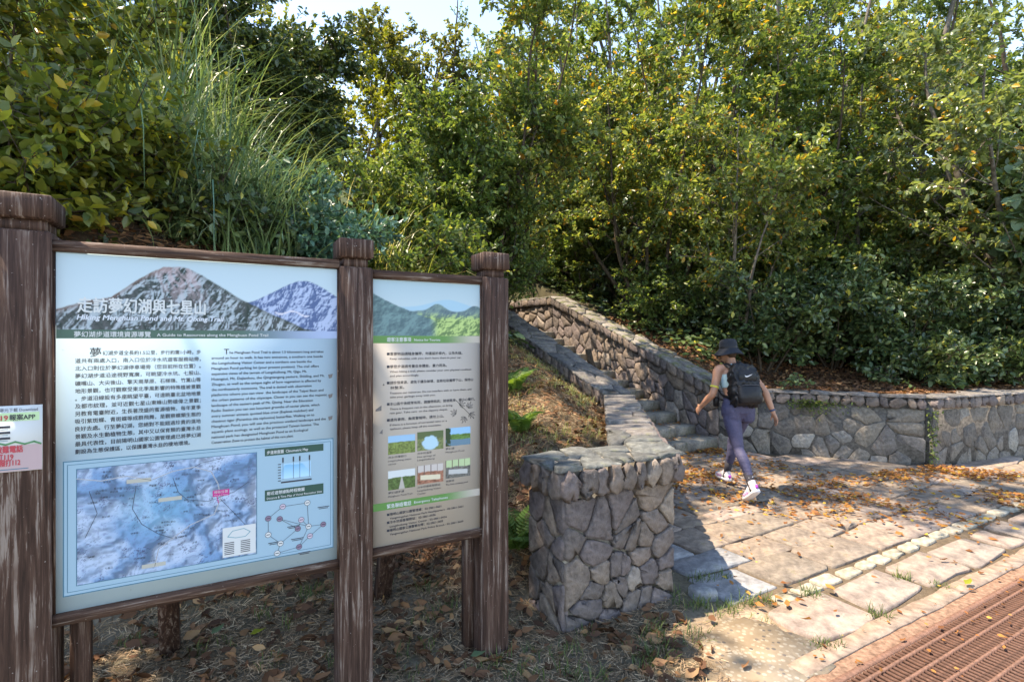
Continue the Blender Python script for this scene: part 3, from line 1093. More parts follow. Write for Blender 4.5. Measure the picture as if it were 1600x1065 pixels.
class Panel:
    """flat print on a panel: s across (metres), q down from the top (fraction of the height)"""
    def __init__(self, obj, x0, w, z0, z1, y):
        self.o, self.x0, self.w, self.z0, self.z1, self.y = obj, x0, w, z0, z1, y
        self.g = {}

    def z(self, q):
        return self.z1 - q * (self.z1 - self.z0)

    def layer(self, mat, name):
        return self.g.setdefault((name, mat.name), (Geo(), mat))[0]

    def text(self, s, x, q, h, mat, x1=None, name='lettering', bold=0.0, slant=0.0, lift=.0012):
        V, Fs = text_mesh(s)
        if not len(V):
            return
        wd = V[:, 0].max() - V[:, 0].min()
        sy = h / .72
        sx = sy if x1 is None else (x1 - x) / wd
        lays = [(0, 0)] if not bold else [(-bold, 0), (bold, 0), (0, bold), (0, -bold)]
        for i, (bx, bz) in enumerate(lays):
            P = np.stack([self.x0 + x + (V[:, 0] - V[:, 0].min() + slant * V[:, 1]) * sx + bx, np.full(len(V), self.y - lift - i * .0001), self.z(q) + V[:, 1] * sy + bz], 1)
            self.layer(mat, name).add(P, *Fs)

    def rect(self, xa, xb, qa, qb, mat, name, lift=.0006):
        self.layer(mat, name).add([(self.x0 + xa, self.y - lift, self.z(qb)), (self.x0 + xb, self.y - lift, self.z(qb)), (self.x0 + xb, self.y - lift, self.z(qa)), (self.x0 + xa, self.y - lift, self.z(qa))], [[0, 1, 2, 3]])

    def frame(self, xa, xb, qa, qb, t, mat, name='border_line', lift=.0010):
        tq = t / (self.z1 - self.z0)
        self.rect(xa, xb, qa, qa + tq, mat, name, lift)
        self.rect(xa, xb, qb - tq, qb, mat, name, lift)
        self.rect(xa, xa + t, qa + tq, qb - tq, mat, name, lift)
        self.rect(xb - t, xb, qa + tq, qb - tq, mat, name, lift)

    def line(self, pts, t, mat, name='printed_lines', lift=.0014):
        G_ = self.layer(mat, name)
        P = np.array([(self.x0 + p[0], self.z(p[1])) for p in pts])
        for a, b in zip(P[:-1], P[1:]):
            d = (b - a) / (np.linalg.norm(b - a) + 1e-9) * t / 2
            nn = np.array([-d[1], d[0]])
            c = [a - nn - d * .5, b - nn + d * .5, b + nn + d * .5, a + nn - d * .5]
            G_.add([(p[0], self.y - lift, p[1]) for p in c], [[0, 1, 2, 3]])

    def disc(self, x, q, r, mat, name, lift=.0013, k=12):
        c = [(self.x0 + x + r * math.cos(2 * math.pi * i / k), self.y - lift, self.z(q) + r * math.sin(2 * math.pi * i / k)) for i in range(k)]
        self.layer(mat, name).add(c, [list(range(k))])

    def picture(self, xa, xb, qa, qb, nx, fn, name, lift=.0005):
        h = (qb - qa) * (self.z1 - self.z0)
        ny = max(4, int(nx * h / (xb - xa)))
        U, Vv = np.meshgrid(np.linspace(0, 1, nx), np.linspace(0, 1, ny))     # V down
        C = fn(U, Vv, (xb - xa) / h)
        P = np.stack([self.x0 + xa + U * (xb - xa), np.full(U.shape, self.y - lift), self.z(qa) - Vv * h], -1).reshape(-1, 3)
        ix = np.arange(nx * ny).reshape(ny, nx)
        F = np.stack([ix[1:, :-1], ix[1:, 1:], ix[:-1, 1:], ix[:-1, :-1]], -1).reshape(-1, 4)
        o = Geo().add(P, F).obj(name, M['print'], self.o)
        c4 = np.ones((nx * ny, 4), np.float32)
        c4[:, :3] = np.clip(C.reshape(-1, 3), 0, 1)
        ca = o.data.color_attributes.new('Col', 'FLOAT_COLOR', 'POINT')
        ca.data.foreach_set('color', c4.ravel())
        return o

    def build(self):
        for (name, _), (g, mat) in self.g.items():
            o = g.obj(name, mat, self.o)
            if name not in ('title', 'position_marker'):
                o['kind'] = 'stuff'


def lay(base, mask, colour):
    m = np.asarray(mask, float)[..., None]
    return base * (1 - m) + np.asarray(colour) * m


A3 = lambda *c: np.array(c)


def pic_banner(U, V, asp):
    x, y = U * asp, V
    C = A3(.36, .49, .57) * np.ones(U.shape + (3,)) + (V * .12)[..., None]
    def hh(x, y):
        w_ = fbm(x * 4, y * 4, 21, 3)
        return fbm(x * 7 + 2 * w_, y * 5 - 2 * w_, 2, 6)
    tx = np.clip(.5 + (hh(x, y) - hh(x + .012, y + .012)) * 7, 0, 1) * .75 + .25 * fbm(x * 40, y * 40, 3, 3)
    tx2 = fbm(x * 30 - 12 * y, y * 14, 7, 3)
    # far blue mountain at the right
    ridge2 = .62 - .42 * np.exp(-((U - .86) / .16) ** 2) + .03 * fbm(U * 14, 0 * U, 3)
    m2 = sstep(-.01, .01, V - ridge2) * (U > .5)
    c2 = A3(.05, .10, .24) + (A3(.34, .43, .63) - A3(.05, .10, .24)) * sstep(.35, .7, tx)[..., None]
    C = C * (1 - m2[..., None]) + c2 * m2[..., None]
    # main peak
    pk = np.interp(U, [0, .10, .16, .26, .33, .38, .42, .47, .6, .75, .86, 1], [.74, .60, .56, .27, .12, .10, .12, .22, .52, .78, .97, 1.05]) + .03 * (fbm(U * 30, 0 * U, 5) - .5)
    m1 = sstep(-.008, .012, V - pk)
    c1 = A3(.03, .045, .05) + A3(.30, .36, .42) * sstep(.38, .75, tx)[..., None] + A3(.12, .10, .12) * (tx2[..., None] - .5)
    rock = sstep(.06, .0, np.abs(U - (.36 + .12 * (V - .1))) - .04) * sstep(.75, .2, V) * sstep(.3, .6, tx2)
    c1 = lay(c1, rock * .7, (.42, .33, .36))
    brown = sstep(.09, .0, V - pk) * sstep(.42, .3, U)
    c1 = lay(c1, brown * .6, (.16, .085, .065))
    dk = sstep(.1, 0, V - pk) * sstep(.42, .5, U)
    c1 = lay(c1, dk * .7, (.02, .035, .03))
    C = C * (1 - m1[..., None]) + c1 * m1[..., None]
    rd = np.abs(V - (.72 + .25 * (U - .8) ** 1 + .03 * np.sin(U * 60))) < .012
    C = lay(C, rd * ((U > .74) & (U < .88)), (.55, .55, .65))
    return C


def pic_map(U, V, asp):
    x, y = U * asp, V
    t = fbm(x * 5 + 2 * fbm(x * 3, y * 3, 1), y * 5, 12, 5)
    e = fbm((x + .02) * 5 + 2 * fbm((x + .02) * 3, y * 3, 1), (y + .02) * 5, 12, 5)
    sh = (t - e) * 9
    C = A3(.13, .27, .48) + (A3(.36, .47, .64) - A3(.13, .27, .48)) * sstep(.35, .65, t)[..., None]
    C = C * (1 + np.clip(sh * .7, -.42, .2))[..., None]
    mid = sstep(.35, .1, np.hypot((U - .42) * 1.2, V - .42))
    C = lay(C * .86, mid * .55, (.13, .36, .55))
    C = lay(C, (np.abs(np.mod(t * 14, 1) - .5) < .05) * .45, (.12, .14, .3))
    sp = vnoise(x * 140, y * 190, 5) * vnoise(x * 12, y * 14, 9)
    C = lay(C, (sp > .62) * .8, (.04, .05, .12))
    return C


def pic_hills(U, V, asp):
    x, y = U * asp, V
    t = np.clip(.5 + (fbm(x * 6, y * 8, 4, 6) - fbm((x + .02) * 6, (y + .015) * 8, 4, 6)) * 6, 0, 1) * .7 + .3 * fbm(x * 40, y * 50, 4, 3)
    C = A3(.30, .44, .52) + (V * A3(.2, .16, .12)[:, None, None]).transpose(1, 2, 0) * 1.0
    far = sstep(0, .03, V - (.46 - .16 * np.exp(-((U - .68) / .22) ** 2)))
    C = lay(C, far * .8, (.26, .46, .60))
    mid = sstep(0, .02, V - (.52 - .14 * np.exp(-((U - .58) / .09) ** 2) - .12 * np.exp(-((U - .95) / .09) ** 2) + .02 * fbm(U * 20, 0 * U, 6)))
    C = C * (1 - mid[..., None]) + (A3(.05, .10, .14) + A3(.12, .18, .12) * t[..., None]) * mid[..., None]
    fld = sstep(.55, .72, V + .1 * (t - .5))
    C = C * (1 - fld[..., None]) + (A3(.10, .19, .07) + A3(.28, .34, .12) * sstep(.35, .7, t)[..., None]) * fld[..., None]
    lf = sstep(0, .02, V - (.22 + .75 * U ** .8 + .02 * fbm(U * 30, 0 * U, 8))) * sstep(.60, .50, U)
    C = C * (1 - lf[..., None]) + (A3(.035, .085, .11) + A3(.10, .17, .16) * t[..., None]) * lf[..., None]
    return C


def small_pic(top, low, mid, seed, kind):
    def fn(U, V, asp):
        t = fbm(U * 9, V * 9, seed, 4)
        t2 = fbm(U * 22, V * 18, seed + 5, 4)
        C = A3(*low) * np.clip(.15 + 1.6 * (t * .5 + t2 * .9 - .25), .1, 2)[..., None]
        sky_ = sstep(.04, 0, V - (.3 + .12 * fbm(U * 5, 0 * U, seed)))
        C = lay(C, sky_, top)
        if kind == 'pool':
            C = lay(C, sstep(.36, .3, np.hypot((U - .5) * .9, (V - .62) * .75) + .1 * t), mid)
        if kind == 'path':
            C = lay(C, sstep(.02, 0, np.abs(U - .5) - .16 * (V - .35)) * (V > .4), mid)
        if kind == 'lake':
            C = lay(C, sstep(0, .03, V - .62 - .05 * t), mid)
            C = lay(C, (U < .2) * (t > .35), (.02, .05, .02))
        if kind == 'room':
            C = lay(C, ((np.mod(U * 4, 1) < .1) & (V < .5)), (.12, .08, .07))
            C = lay(C, sstep(.02, 0, np.abs(V - .68 - .1 * (U - .5)) - .12) * (np.abs(U - .5) < .38), mid)
        return C
    return fn


# ---- big panel
P1 = Geo()
PX0, PX1, PZ0, PZ1 = .008, .992, .655, 1.9655
P1.box(((PX0 + PX1) / 2, .036, (PZ0 + PZ1) / 2), (PX1 - PX0, .012, PZ1 - PZ0 - .001))
p1o = P1.obj('sign_panel', PM1, nb_)
p1o['label'] = 'large pale blue panel with a mountain picture and a trail map'
p = Panel(p1o, PX0, PX1 - PX0, PZ0, PZ1, .030)
w = p.w
p.picture(0.001, w - .001, .002, .215, 240, pic_banner, 'mountain_picture')


def band(U, V, asp):
    k = sstep(.55, 1.0, U)[..., None]
    return A3(.045, .11, .085) * (1 - k) + A3(.30, .40, .62) * k + 0 * V[..., None]


p.picture(0.001, w - .001, .215, .240, 40, band, 'heading_band', .0006)
p.text('走訪夢幻湖與七星山', .062, .163, .044, WHITE, .468, 'title', .0012)
p.text('Hiking Menghuan Pond and Mt. Qixing Trail', .060, .187, .019, GREYTXT, .53, 'title', .0008, .2)
p.text('夢幻湖步道環境資源導覽', .052, .2345, .0165, WHITE, .285, 'heading', .0003)
p.text('A Guide to Resources along the Menghuan Pond Trail', .305, .2335, .0115, WHITE, .70, 'heading', .0002)
zh = ['幻湖步道全長約1.5公里，步行約需1小時，步', '道共有兩處入口，南入口位於冷水坑遊客服務站旁，', '北入口則位於夢幻湖停車場旁（您目前所在位置）。', '夢幻湖步道沿途視野寬廣，可眺望冷水坑、七股山、',
      '礦嘴山、大尖後山、擎天崗草原、石梯嶺、竹篙山等', '地形景觀，也可觀察受東北季風影響的特殊植被景觀', '。步道沿線設有多座眺望平臺，可遠眺臺北盆地地景', '及都市紋理，並可近觀七星山東峰山勢雄偉之景觀；',
      '另教育電臺附近，生長著茂盛的蜜源植物，每年夏季', '吸引紫斑蝶、青斑蝶等成群飛舞，是觀察蝶類生態的', '良好去處。行至夢幻湖，您絕對不能錯過珍貴的濕地', '景觀及水生動植物生態，其中又以保育類的臺灣水韭',
      '最具代表性，目前陽明山國家公園管理處已將夢幻湖', '劃設為生態保護區，以保護臺灣水韭的棲地環境。']
for i, s in enumerate(zh):
    q = .287 + i * .0212
    if i == 0:
        p.text('夢', .098, q + .003, .027, INK, None, 'body_text', .0004)
        p.text(s, .136, q, .0135, INK, .452, 'body_text', .00025)
    else:
        p.text(s, .055, q, .0135, INK, .452 if i < 13 else .415, 'body_text', .00025)
en = ['he Menghuan Pond Trail is about 1.5 kilometers long and takes', 'around an hour to walk. It has two entrances, a southern one beside', 'the Lengshuikeng Visitor Center and a northern one beside the',
      'Menghuan Pond parking lot (your present position). The trail offers', 'expansive views of the terrain of Lengshuikeng, Mt. Qigu, Mt.', 'Huangzui, Mt. Dajianhou, the Qingtiangang pasture, Shitiling, and Mt.',
      'Zhugao, as well as the unique sight of how vegetation is affected by', 'the northeasterly monsoons. The trail is dotted with observation', 'platforms where you can view  the landscape of the Taipei Basin and',
      'the urban patterns of the cityscape. Closer in you can see the majestic', 'landscape of the eastern peak of Mt. Qixing. Near the Education', 'Radio Station you can see luxuriant growths of nectar plants, which',
      'every summer attracts spotted blue crow (Euploea mulciber) and', 'chestnut tiger (Parantica sita niphonica) butterflies. Walking on to', 'Menghuan Pond, you will see the precious wetland landscape and the',
      'aquatic plant ecology, as well as the protected Taiwan Isoetes. The', 'national park has designated Menghuan Pond as an Ecological', 'Conservation Zone to protect the habitat of this rare plant.']
ends = [.925, .922, .875, .905, .855, .93, .915, .875, .925, .94, .88, .908, .882, .886, .935, .905, .86, .80]
for i, s in enumerate(en):
    q = .288 + i * .0164
    if i == 0:
        p.text('T', .535, q + .001, .022, INK, None, 'body_text', .0003)
        p.text(s, .555, q, .0105, INK, .925, 'body_text', .0002)
    else:
        p.text(s, .490, q, .0105, INK, ends[i], 'body_text', .0002)
p.rect(.020, .968, .582, .958, flat('map_field_blue', (.27, .42, .53)), 'map_field', .0003)
p.frame(.020, .968, .582, .958, .0035, LINE)
p.frame(.032, .957, .592, .948, .002, LINE)
p.picture(.060, .655, .607, .932, 190, pic_map, 'trail_map', .0006)
p.frame(.058, .657, .6055, .9335, .0025, LINE)
rt = np.random.default_rng(2)
MX = lambda u, v: (.060 + u * .595, .607 + v * .325)
road = [(0, .08), (.12, .12), (.25, .10), (.38, .16), (.5, .10), (.62, .08), (.72, .14), (.76, .26), (.78, .40), (.74, .55), (.60, .62), (.50, .72), (.42, .80), (.40, .95)]
p.line([MX(*q) for q in road], .0035, flat('print_road', (.62, .66, .74)))
p.line([MX(*q) for q in road], .0014, INK, lift=.0016)
for rr in ([(.5, .16), (.53, .3), (.58, .38), (.7, .42), (.77, .40)], [(.3, .2), (.28, .4), (.33, .55), (.42, .66), (.5, .72)], [(.76, .4), (.86, .36), (.95, .28)], [(.78, .42), (.85, .55), (.93, .7)], [(.06, .2), (.1, .4), (.04, .6)], [(.6, .1), (.66, .05), (.8, .02)]):
    p.line([MX(*q) for q in rr], .0016, INK)
for i in range(80):
    u, v = rt.uniform(.04, .88), rt.uniform(.05, .93)
    if u > .7 and v > .68:
        continue
    p.text(['步道', '夢幻湖', '七星山', '冷水坑', '停車場', '草原', '擎天崗', '大尖後山'][i % 8], *MX(u, v), .006, INK, None, 'map_names')
p.rect(*[MX(.73, 0)[0], MX(.83, 0)[0]], MX(0, .325)[1], MX(0, .385)[1], MAG, 'position_marker', .0016)
p.text('現在位置', MX(.738, 0)[0], MX(0, .355)[1], .0085, WHITE, MX(.822, 0)[0], 'position_marker_text', 0, 0, .0022)
p.text('You are here!', MX(.738, 0)[0], MX(0, .379)[1], .005, WHITE, MX(.822, 0)[0], 'position_marker_text', 0, 0, .0022)
p.line([MX(.755, .385), MX(.765, .45)], .003, MAG)
for u, v in ((.42, .335), (.25, .135), (.33, .92)):
    p.rect(MX(u, 0)[0], MX(u + .13, 0)[0], MX(0, v)[1], MX(0, v + .035)[1], flat('print_tan', (.40, .40, .36)), 'map_tags', .0015)
p.rect(MX(.865, 0)[0] - .045, MX(1, 0)[0] - .003, MX(0, .70)[1], MX(0, .985)[1], WHITE, 'map_legend', .0016)
for k in range(7):
    for c_ in (0, 1):
        p.rect(MX(.80 + .1 * c_, 0)[0], MX(.86 + .1 * c_, 0)[0], MX(0, .845 + k * .018)[1], MX(0, .853 + k * .018)[1], INK, 'map_legend_lines', .002)
p.line([MX(.82, .79), MX(.85, .74), MX(.92, .73), MX(.96, .77), MX(.93, .81), MX(.87, .81), MX(.82, .79)], .003, flat('print_teal', (.15, .33, .40)), lift=.002)
# right hand boxes
p.rect(.687, .925, .598, .622, DGREEN, 'box_heading', .0008)
p.text('步道坡度圖  Clinometric Map', .695, .616, .012, WHITE, .86, 'heading', .0002)


def profile(U, V, asp):
    top = np.interp(U, [0, .12, .45, .7, 1], [.5, .08, .14, .10, .75])
    C = A3(.30, .52, .70) + 0 * U[..., None]
    return lay(C, V > top, (.12, .38, .62)) + (V * (V > top) * .25)[..., None]


p.picture(.752, .872, .652, .702, 50, profile, 'slope_diagram', .0008)
for xx in (.758, .80, .826, .866):
    p.line([(xx, .704), (xx, .634)], .0015, INK)
    p.rect(xx - .003, xx + .003, .632, .648, INK, 'diagram_names', .0012)
for k in range(7):
    p.rect(.738, .75, .652 + k * .009, .6545 + k * .009, INK, 'diagram_scale', .0012)
p.rect(.75, .875, .711, .716, INK, 'diagram_scale', .0012)
p.rect(.687, .925, .733, .768, DGREEN, 'box_heading', .0008)
p.text('鄰近遊憩據點時程簡圖', .695, .749, .012, WHITE, .845, 'heading', .0002)
p.text('Distance & Time Map of Vicinal Recreation Sites', .695, .763, .009, WHITE, .918, 'heading', .0001)
nodes = [(.70, .825), (.757, .793), (.857, .792), (.745, .832), (.832, .846), (.862, .872), (.924, .873), (.70, .878), (.748, .913), (.818, .874), (.868, .905), (.735, .943), (.823, .935)]
for a_, b_ in ((0, 1), (1, 2), (2, 5), (0, 7), (7, 8), (8, 11), (11, 12), (12, 5), (5, 6), (3, 9), (9, 8), (9, 4), (4, 5), (12, 10), (10, 6), (3, 5)):
    p.line([nodes[a_], nodes[b_]], .0016, INK)
for i, (x_, q_) in enumerate(nodes):
    p.disc(x_, q_, .0125, INK, 'route_node_rim', .0017)
    p.disc(x_, q_, .0108, WHITE if i % 3 == 2 or i == 7 else flat('print_pink', (.50, .42, .52)) if i % 3 else flat('print_mauve', (.22, .16, .24)), 'route_node', .0020)
    p.rect(x_ - .007, x_ + .007, q_ - .0015, q_ + .001, INK, 'route_names', .0023)
for x_, q_ in ((.775, .862), (.79, .905), (.70, .905), (.90, .812), (.82, .955)):
    p.rect(x_, x_ + .05, q_, q_ + .0025, INK, 'route_names', .0016)
    p.rect(x_ + .005, x_ + .045, q_ + .005, q_ + .0072, INK, 'route_names', .0016)
for q_ in (.364, .432, .508):
    p.layer(WEAR, 'peeled_spots').add([(PX0 + .945, .0285, p.z(q_)), (PX0 + .965, .0285, p.z(q_ - .003)), (PX0 + .962, .0285, p.z(q_ + .009)), (PX0 + .95, .0285, p.z(q_ + .013))], [[3, 2, 1, 0]])
p.build()

# ---- narrow panel
P2 = Geo()
QX0, QX1, QZ0, QZ1 = 1.154, 1.708, .671, 1.931
P2.box(((QX0 + QX1) / 2, .036, (QZ0 + QZ1) / 2), (QX1 - QX0, .012, QZ1 - QZ0 - .001))
p2o = P2.obj('sign_panel', PM2, nb_)
p2o['label'] = 'narrow grey panel with a hill picture and notices for tourists'
p = Panel(p2o, QX0, QX1 - QX0, QZ0, QZ1, .030)
w = p.w
p.picture(0.001, w - .001, .002, .212, 130, pic_hills, 'hill_picture')


def band2(U, V, asp):
    k = sstep(.62, 1.0, U)[..., None]
    return A3(.085, .23, .06) * (1 - k) + A3(.45, .41, .37) * k + 0 * V[..., None]


p.picture(0.001, w - .001, .212, .240, 30, band2, 'heading_band', .0006)
p.text('遊客注意事項', .066, .233, .0165, WHITE, .185, 'heading', .0003)
p.text('Notice for Tourists', .20, .232, .012, WHITE, .335, 'heading', .0002)
rows = [('■重要物品請隨身攜帶，勿遺留於車內，以免失竊。', .285, .066, .455, 1), ("Keep valuables with you; don't leave them in your car.", .302, .08, .45, 0), ('■攀登步道請考量自身體能，量力而為。', .333, .066, .37, 1),
        ('When hiking a trail, please consider your own physical condition', .351, .08, .505, 0), ('and plan accordingly.', .367, .08, .225, 0), ('■請珍惜資源，避免干擾及破壞，並將垃圾攜帶下山，保持山', .394, .066, .515, 1), ('林整潔。', .413, .082, .15, 1),
        ('Treasure our resources. Do not interfere with or harm them, and', .432, .08, .505, 0), ('take your garbage away with you.', .447, .08, .31, 0), ('■本山區午後經常有雨，請攜帶雨具；陡坡路滑，請小心慢行。', .474, .066, .525, 1),
        ('There is frequent rain in the afternoon, so bring', .492, .08, .40, 0), ('rain gear. Take care  on the slippery slopes.', .507, .08, .375, 0), ('■遇有豪雨、颱風警報時，請勿上山。', .534, .066, .355, 1),
        ('If there is a forecast of torrential rains or a', .552, .08, .37, 0), ('typhoon, please keep off the mountains.', .567, .08, .34, 0)]
for s, q, xa, xb, z_ in rows:
    p.text(s, xa, q, .0115 if z_ else .0093, INK, xb, 'body_text', .0002 if z_ else .00015)
# leaf drawing
for cx, cq, a0 in ((.44, .49, .3), (.49, .505, 1.2), (.42, .525, 2.6), (.47, .54, 4.2), (.50, .525, 5.3)):
    for k in range(5):
        t_ = a0 + (k - 2) * .55
        l_ = .035 - .006 * abs(k - 2)
        ex, eq = cx + l_ * math.cos(t_), cq - l_ * math.sin(t_) / 1.26
        sx_, sq_ = cx + l_ * .5 * math.cos(t_ + .25), cq - l_ * .5 * math.sin(t_ + .25) / 1.26
        tx_, tq_ = cx + l_ * .5 * math.cos(t_ - .25), cq - l_ * .5 * math.sin(t_ - .25) / 1.26
        p.line([(cx, cq), (sx_, sq_), (ex, eq), (tx_, tq_), (cx, cq)], .0013, INK, 'leaf_drawing')
p.line([(.42, .47), (.52, .55)], .0018, INK, 'leaf_drawing')
pics = [(.072, .205, .590, .660, small_pic((.25, .45, .65), (.16, .22, .06), (.4, .42, .3), 3, 'x')), (.216, .352, .585, .658, small_pic((.08, .12, .05), (.16, .20, .08), (.36, .56, .68), 5, 'pool')), (.364, .50, .580, .652, small_pic((.22, .46, .72), (.10, .22, .05), (.10, .20, .28), 8, 'lake')),
        (.072, .205, .722, .794, small_pic((.55, .60, .62), (.08, .14, .04), (.40, .38, .35), 11, 'path')), (.216, .352, .716, .788, small_pic((.50, .46, .44), (.34, .15, .10), (.62, .56, .42), 14, 'room')), (.364, .50, .708, .780, small_pic((.40, .52, .30), (.14, .14, .13), (.45, .46, .46), 17, 'room'))]
for xa, xb, qa, qb, fn in pics:
    p.picture(xa, xb, qa, qb, 64, fn, 'small_picture', .0006)
caps = [('冷水坑爆裂口', .072, .674, .16), ('Lengshuikeng steam', .072, .687, .185), ('vents', .072, .699, .11), ('冷水坑溫泉', .216, .671, .29), ('Hot springs of', .216, .684, .31), ('Lengshuikeng', .216, .696, .305), ('夢幻湖', .364, .665, .41), ('Menghuan Pond', .364, .678, .465),
        ('夢幻湖步道', .072, .808, .15), ('Menghuan Pond Trail', .072, .821, .19), ('冷水坑遊客服務站', .216, .802, .335), ('Lengshuikeng Visitor', .216, .815, .34), ('Center', .216, .827, .26), ('泡腳池', .364, .794, .41), ('The foot soaking pool', .364, .807, .485)]
for s, xa, q, xb in caps:
    p.text(s, xa, q, .0085, INK, xb, 'captions')
p.picture(0.001, w - .001, .838, .866, 30, band2, 'heading_band', .0006)
p.text('緊急聯絡電話', .066, .860, .016, WHITE, .185, 'heading', .0003)
p.text('Emergency Telephones', .20, .858, .012, WHITE, .375, 'heading', .0002)
tel = [('■陽明山國家公園管理處：02-2861-3601', .889, .066, .34, 1), ('Yangmingshan National Park Headquarters : 02-2861-3601', .904, .08, .46, 0), ('■冷水坑遊客服務站：02-2861-0036', .919, .066, .31, 1), ('Lengshuikeng Visitor Center : 02-2861-0036', .934, .08, .37, 0),
       ('■陽明山國家公園警察分隊：02-2861-3609', .949, .066, .35, 1), ('Yangmingshan National Park Police Branch : 02-2861-3609', .964, .08, .46, 0)]
for s, q, xa, xb, z_ in tel:
    p.text(s, xa, q, .0105 if z_ else .0092, INK, xb, 'body_text', .0002 if z_ else .00015)
for pts in ([(.012, .487), (.04, .472), (.04, .492), (.012, .494)], [(.03, .575), (.045, .562), (.045, .58)], [(.044, .398), (.052, .39), (.054, .399)]):
    p.layer(WEAR, 'peeled_spots').add([(QX0 + x_, .0285, p.z(q_)) for x_, q_ in pts][::-1], [list(range(len(pts)))])
p.build()

# ---- safety notice stuck on the first post (a flat printed sheet)
nt = thing('safety_notice', 'small white and pink emergency app notice stuck to the left post', 'notice', (QL[0], QL[1], 0), rz=TH)
g = Geo()
NX0, NX1, NZ0, NZ1 = -.168, -.021, 1.190, 1.418
g.box(((NX0 + NX1) / 2, -.004, (NZ0 + NZ1) / 2), (NX1 - NX0, .003, NZ1 - NZ0))
so = g.obj('sheet', flat('notice_paper', (.55, .57, .57), .5), nt)
p = Panel(so, NX0, NX1 - NX0, NZ0, NZ1, -.0056)
w = p.w
p.rect(.001, w - .001, .60, .995, flat('print_pale_pink', (.43, .32, .34)), 'pink_field', .0004)
p.rect(.014, w - .008, .105, .235, flat('print_lime', (.42, .60, .36)), 'app_bar', .0004)
p.text('119', .026, .215, .017, RED, .056, 'notice_text', .0008)
p.text('報案APP', .060, .213, .016, INK, .128, 'notice_text', .0005)
p.text('單元下載 Download', .035, .085, .010, INK, .135, 'notice_text')
for k in range(3):
    p.rect(.006, .062, .30 + k * .085, .335 + k * .085, INK, 'notice_lines', .0008)
    p.rect(.006, .056, .35 + k * .085, .358 + k * .085, LINE, 'notice_lines', .0008)
p.line([(0.004, .60), (.03, .555), (.05, .585), (.075, .548), (.1, .59), (.125, .56), (w - .004, .60)], .006, flat('print_leaf_green', (.07, .22, .10)), 'printed_hills')
p.text('急救難電話', .006, .70, .019, RED, .095, 'notice_text', .0008)
p.text('撥打119', .008, .81, .018, RED, .07, 'notice_text', .0008)
p.text('緊急撥打112', .004, .90, .018, RED, .088, 'notice_text', .0008)
p.rect(.02, .11, .955, .968, LINE, 'notice_lines', .0008)
p.build()
bpy.data.objects.remove(TXO)
bpy.data.curves.remove(TXT)
# ------------------------------------------------------------------ vegetation
LV = np.array([(0, 0, 0), (.30, .25, .07), (.68, .22, .05), (1, 0, -.10), (.68, -.22, .05), (.30, -.25, .07)])
LFQ = np.array([[0, 3, 2, 1], [0, 5, 4, 3]])
CURL = np.array([(0, 0, 0), (.3, .22, .16), (.7, .2, .02), (1, 0, .14), (.7, -.2, .10), (.3, -.22, .02)])
HEART = np.array([(0, 0, 0), (-.08, .28, .03), (.22, .46, .05), (.62, .33, .02), (1, 0, -.12), (.62, -.33, .02), (.22, -.46, .05), (-.08, -.28, .03)])
HQ = np.array([[0, 3, 2, 1], [0, 7, 6, 5]])
HQ2 = np.array([[0, 5, 4, 3]])


def gz(x, y):
    return float(HT(x, y))


def unit(v):
    v = np.asarray(v, float)
    return v / (np.linalg.norm(v, axis=-1, keepdims=True) + 1e-9)


def polyline(r, p, d, L, n, wander, upb):
    pts = [np.array(p, float)]
    d = unit(d)
    for i in range(n):
        d = unit(d + r.normal(0, wander, 3) + np.array([0, 0, upb]))
        pts.append(pts[-1] + d * L / n)
    return np.array(pts)


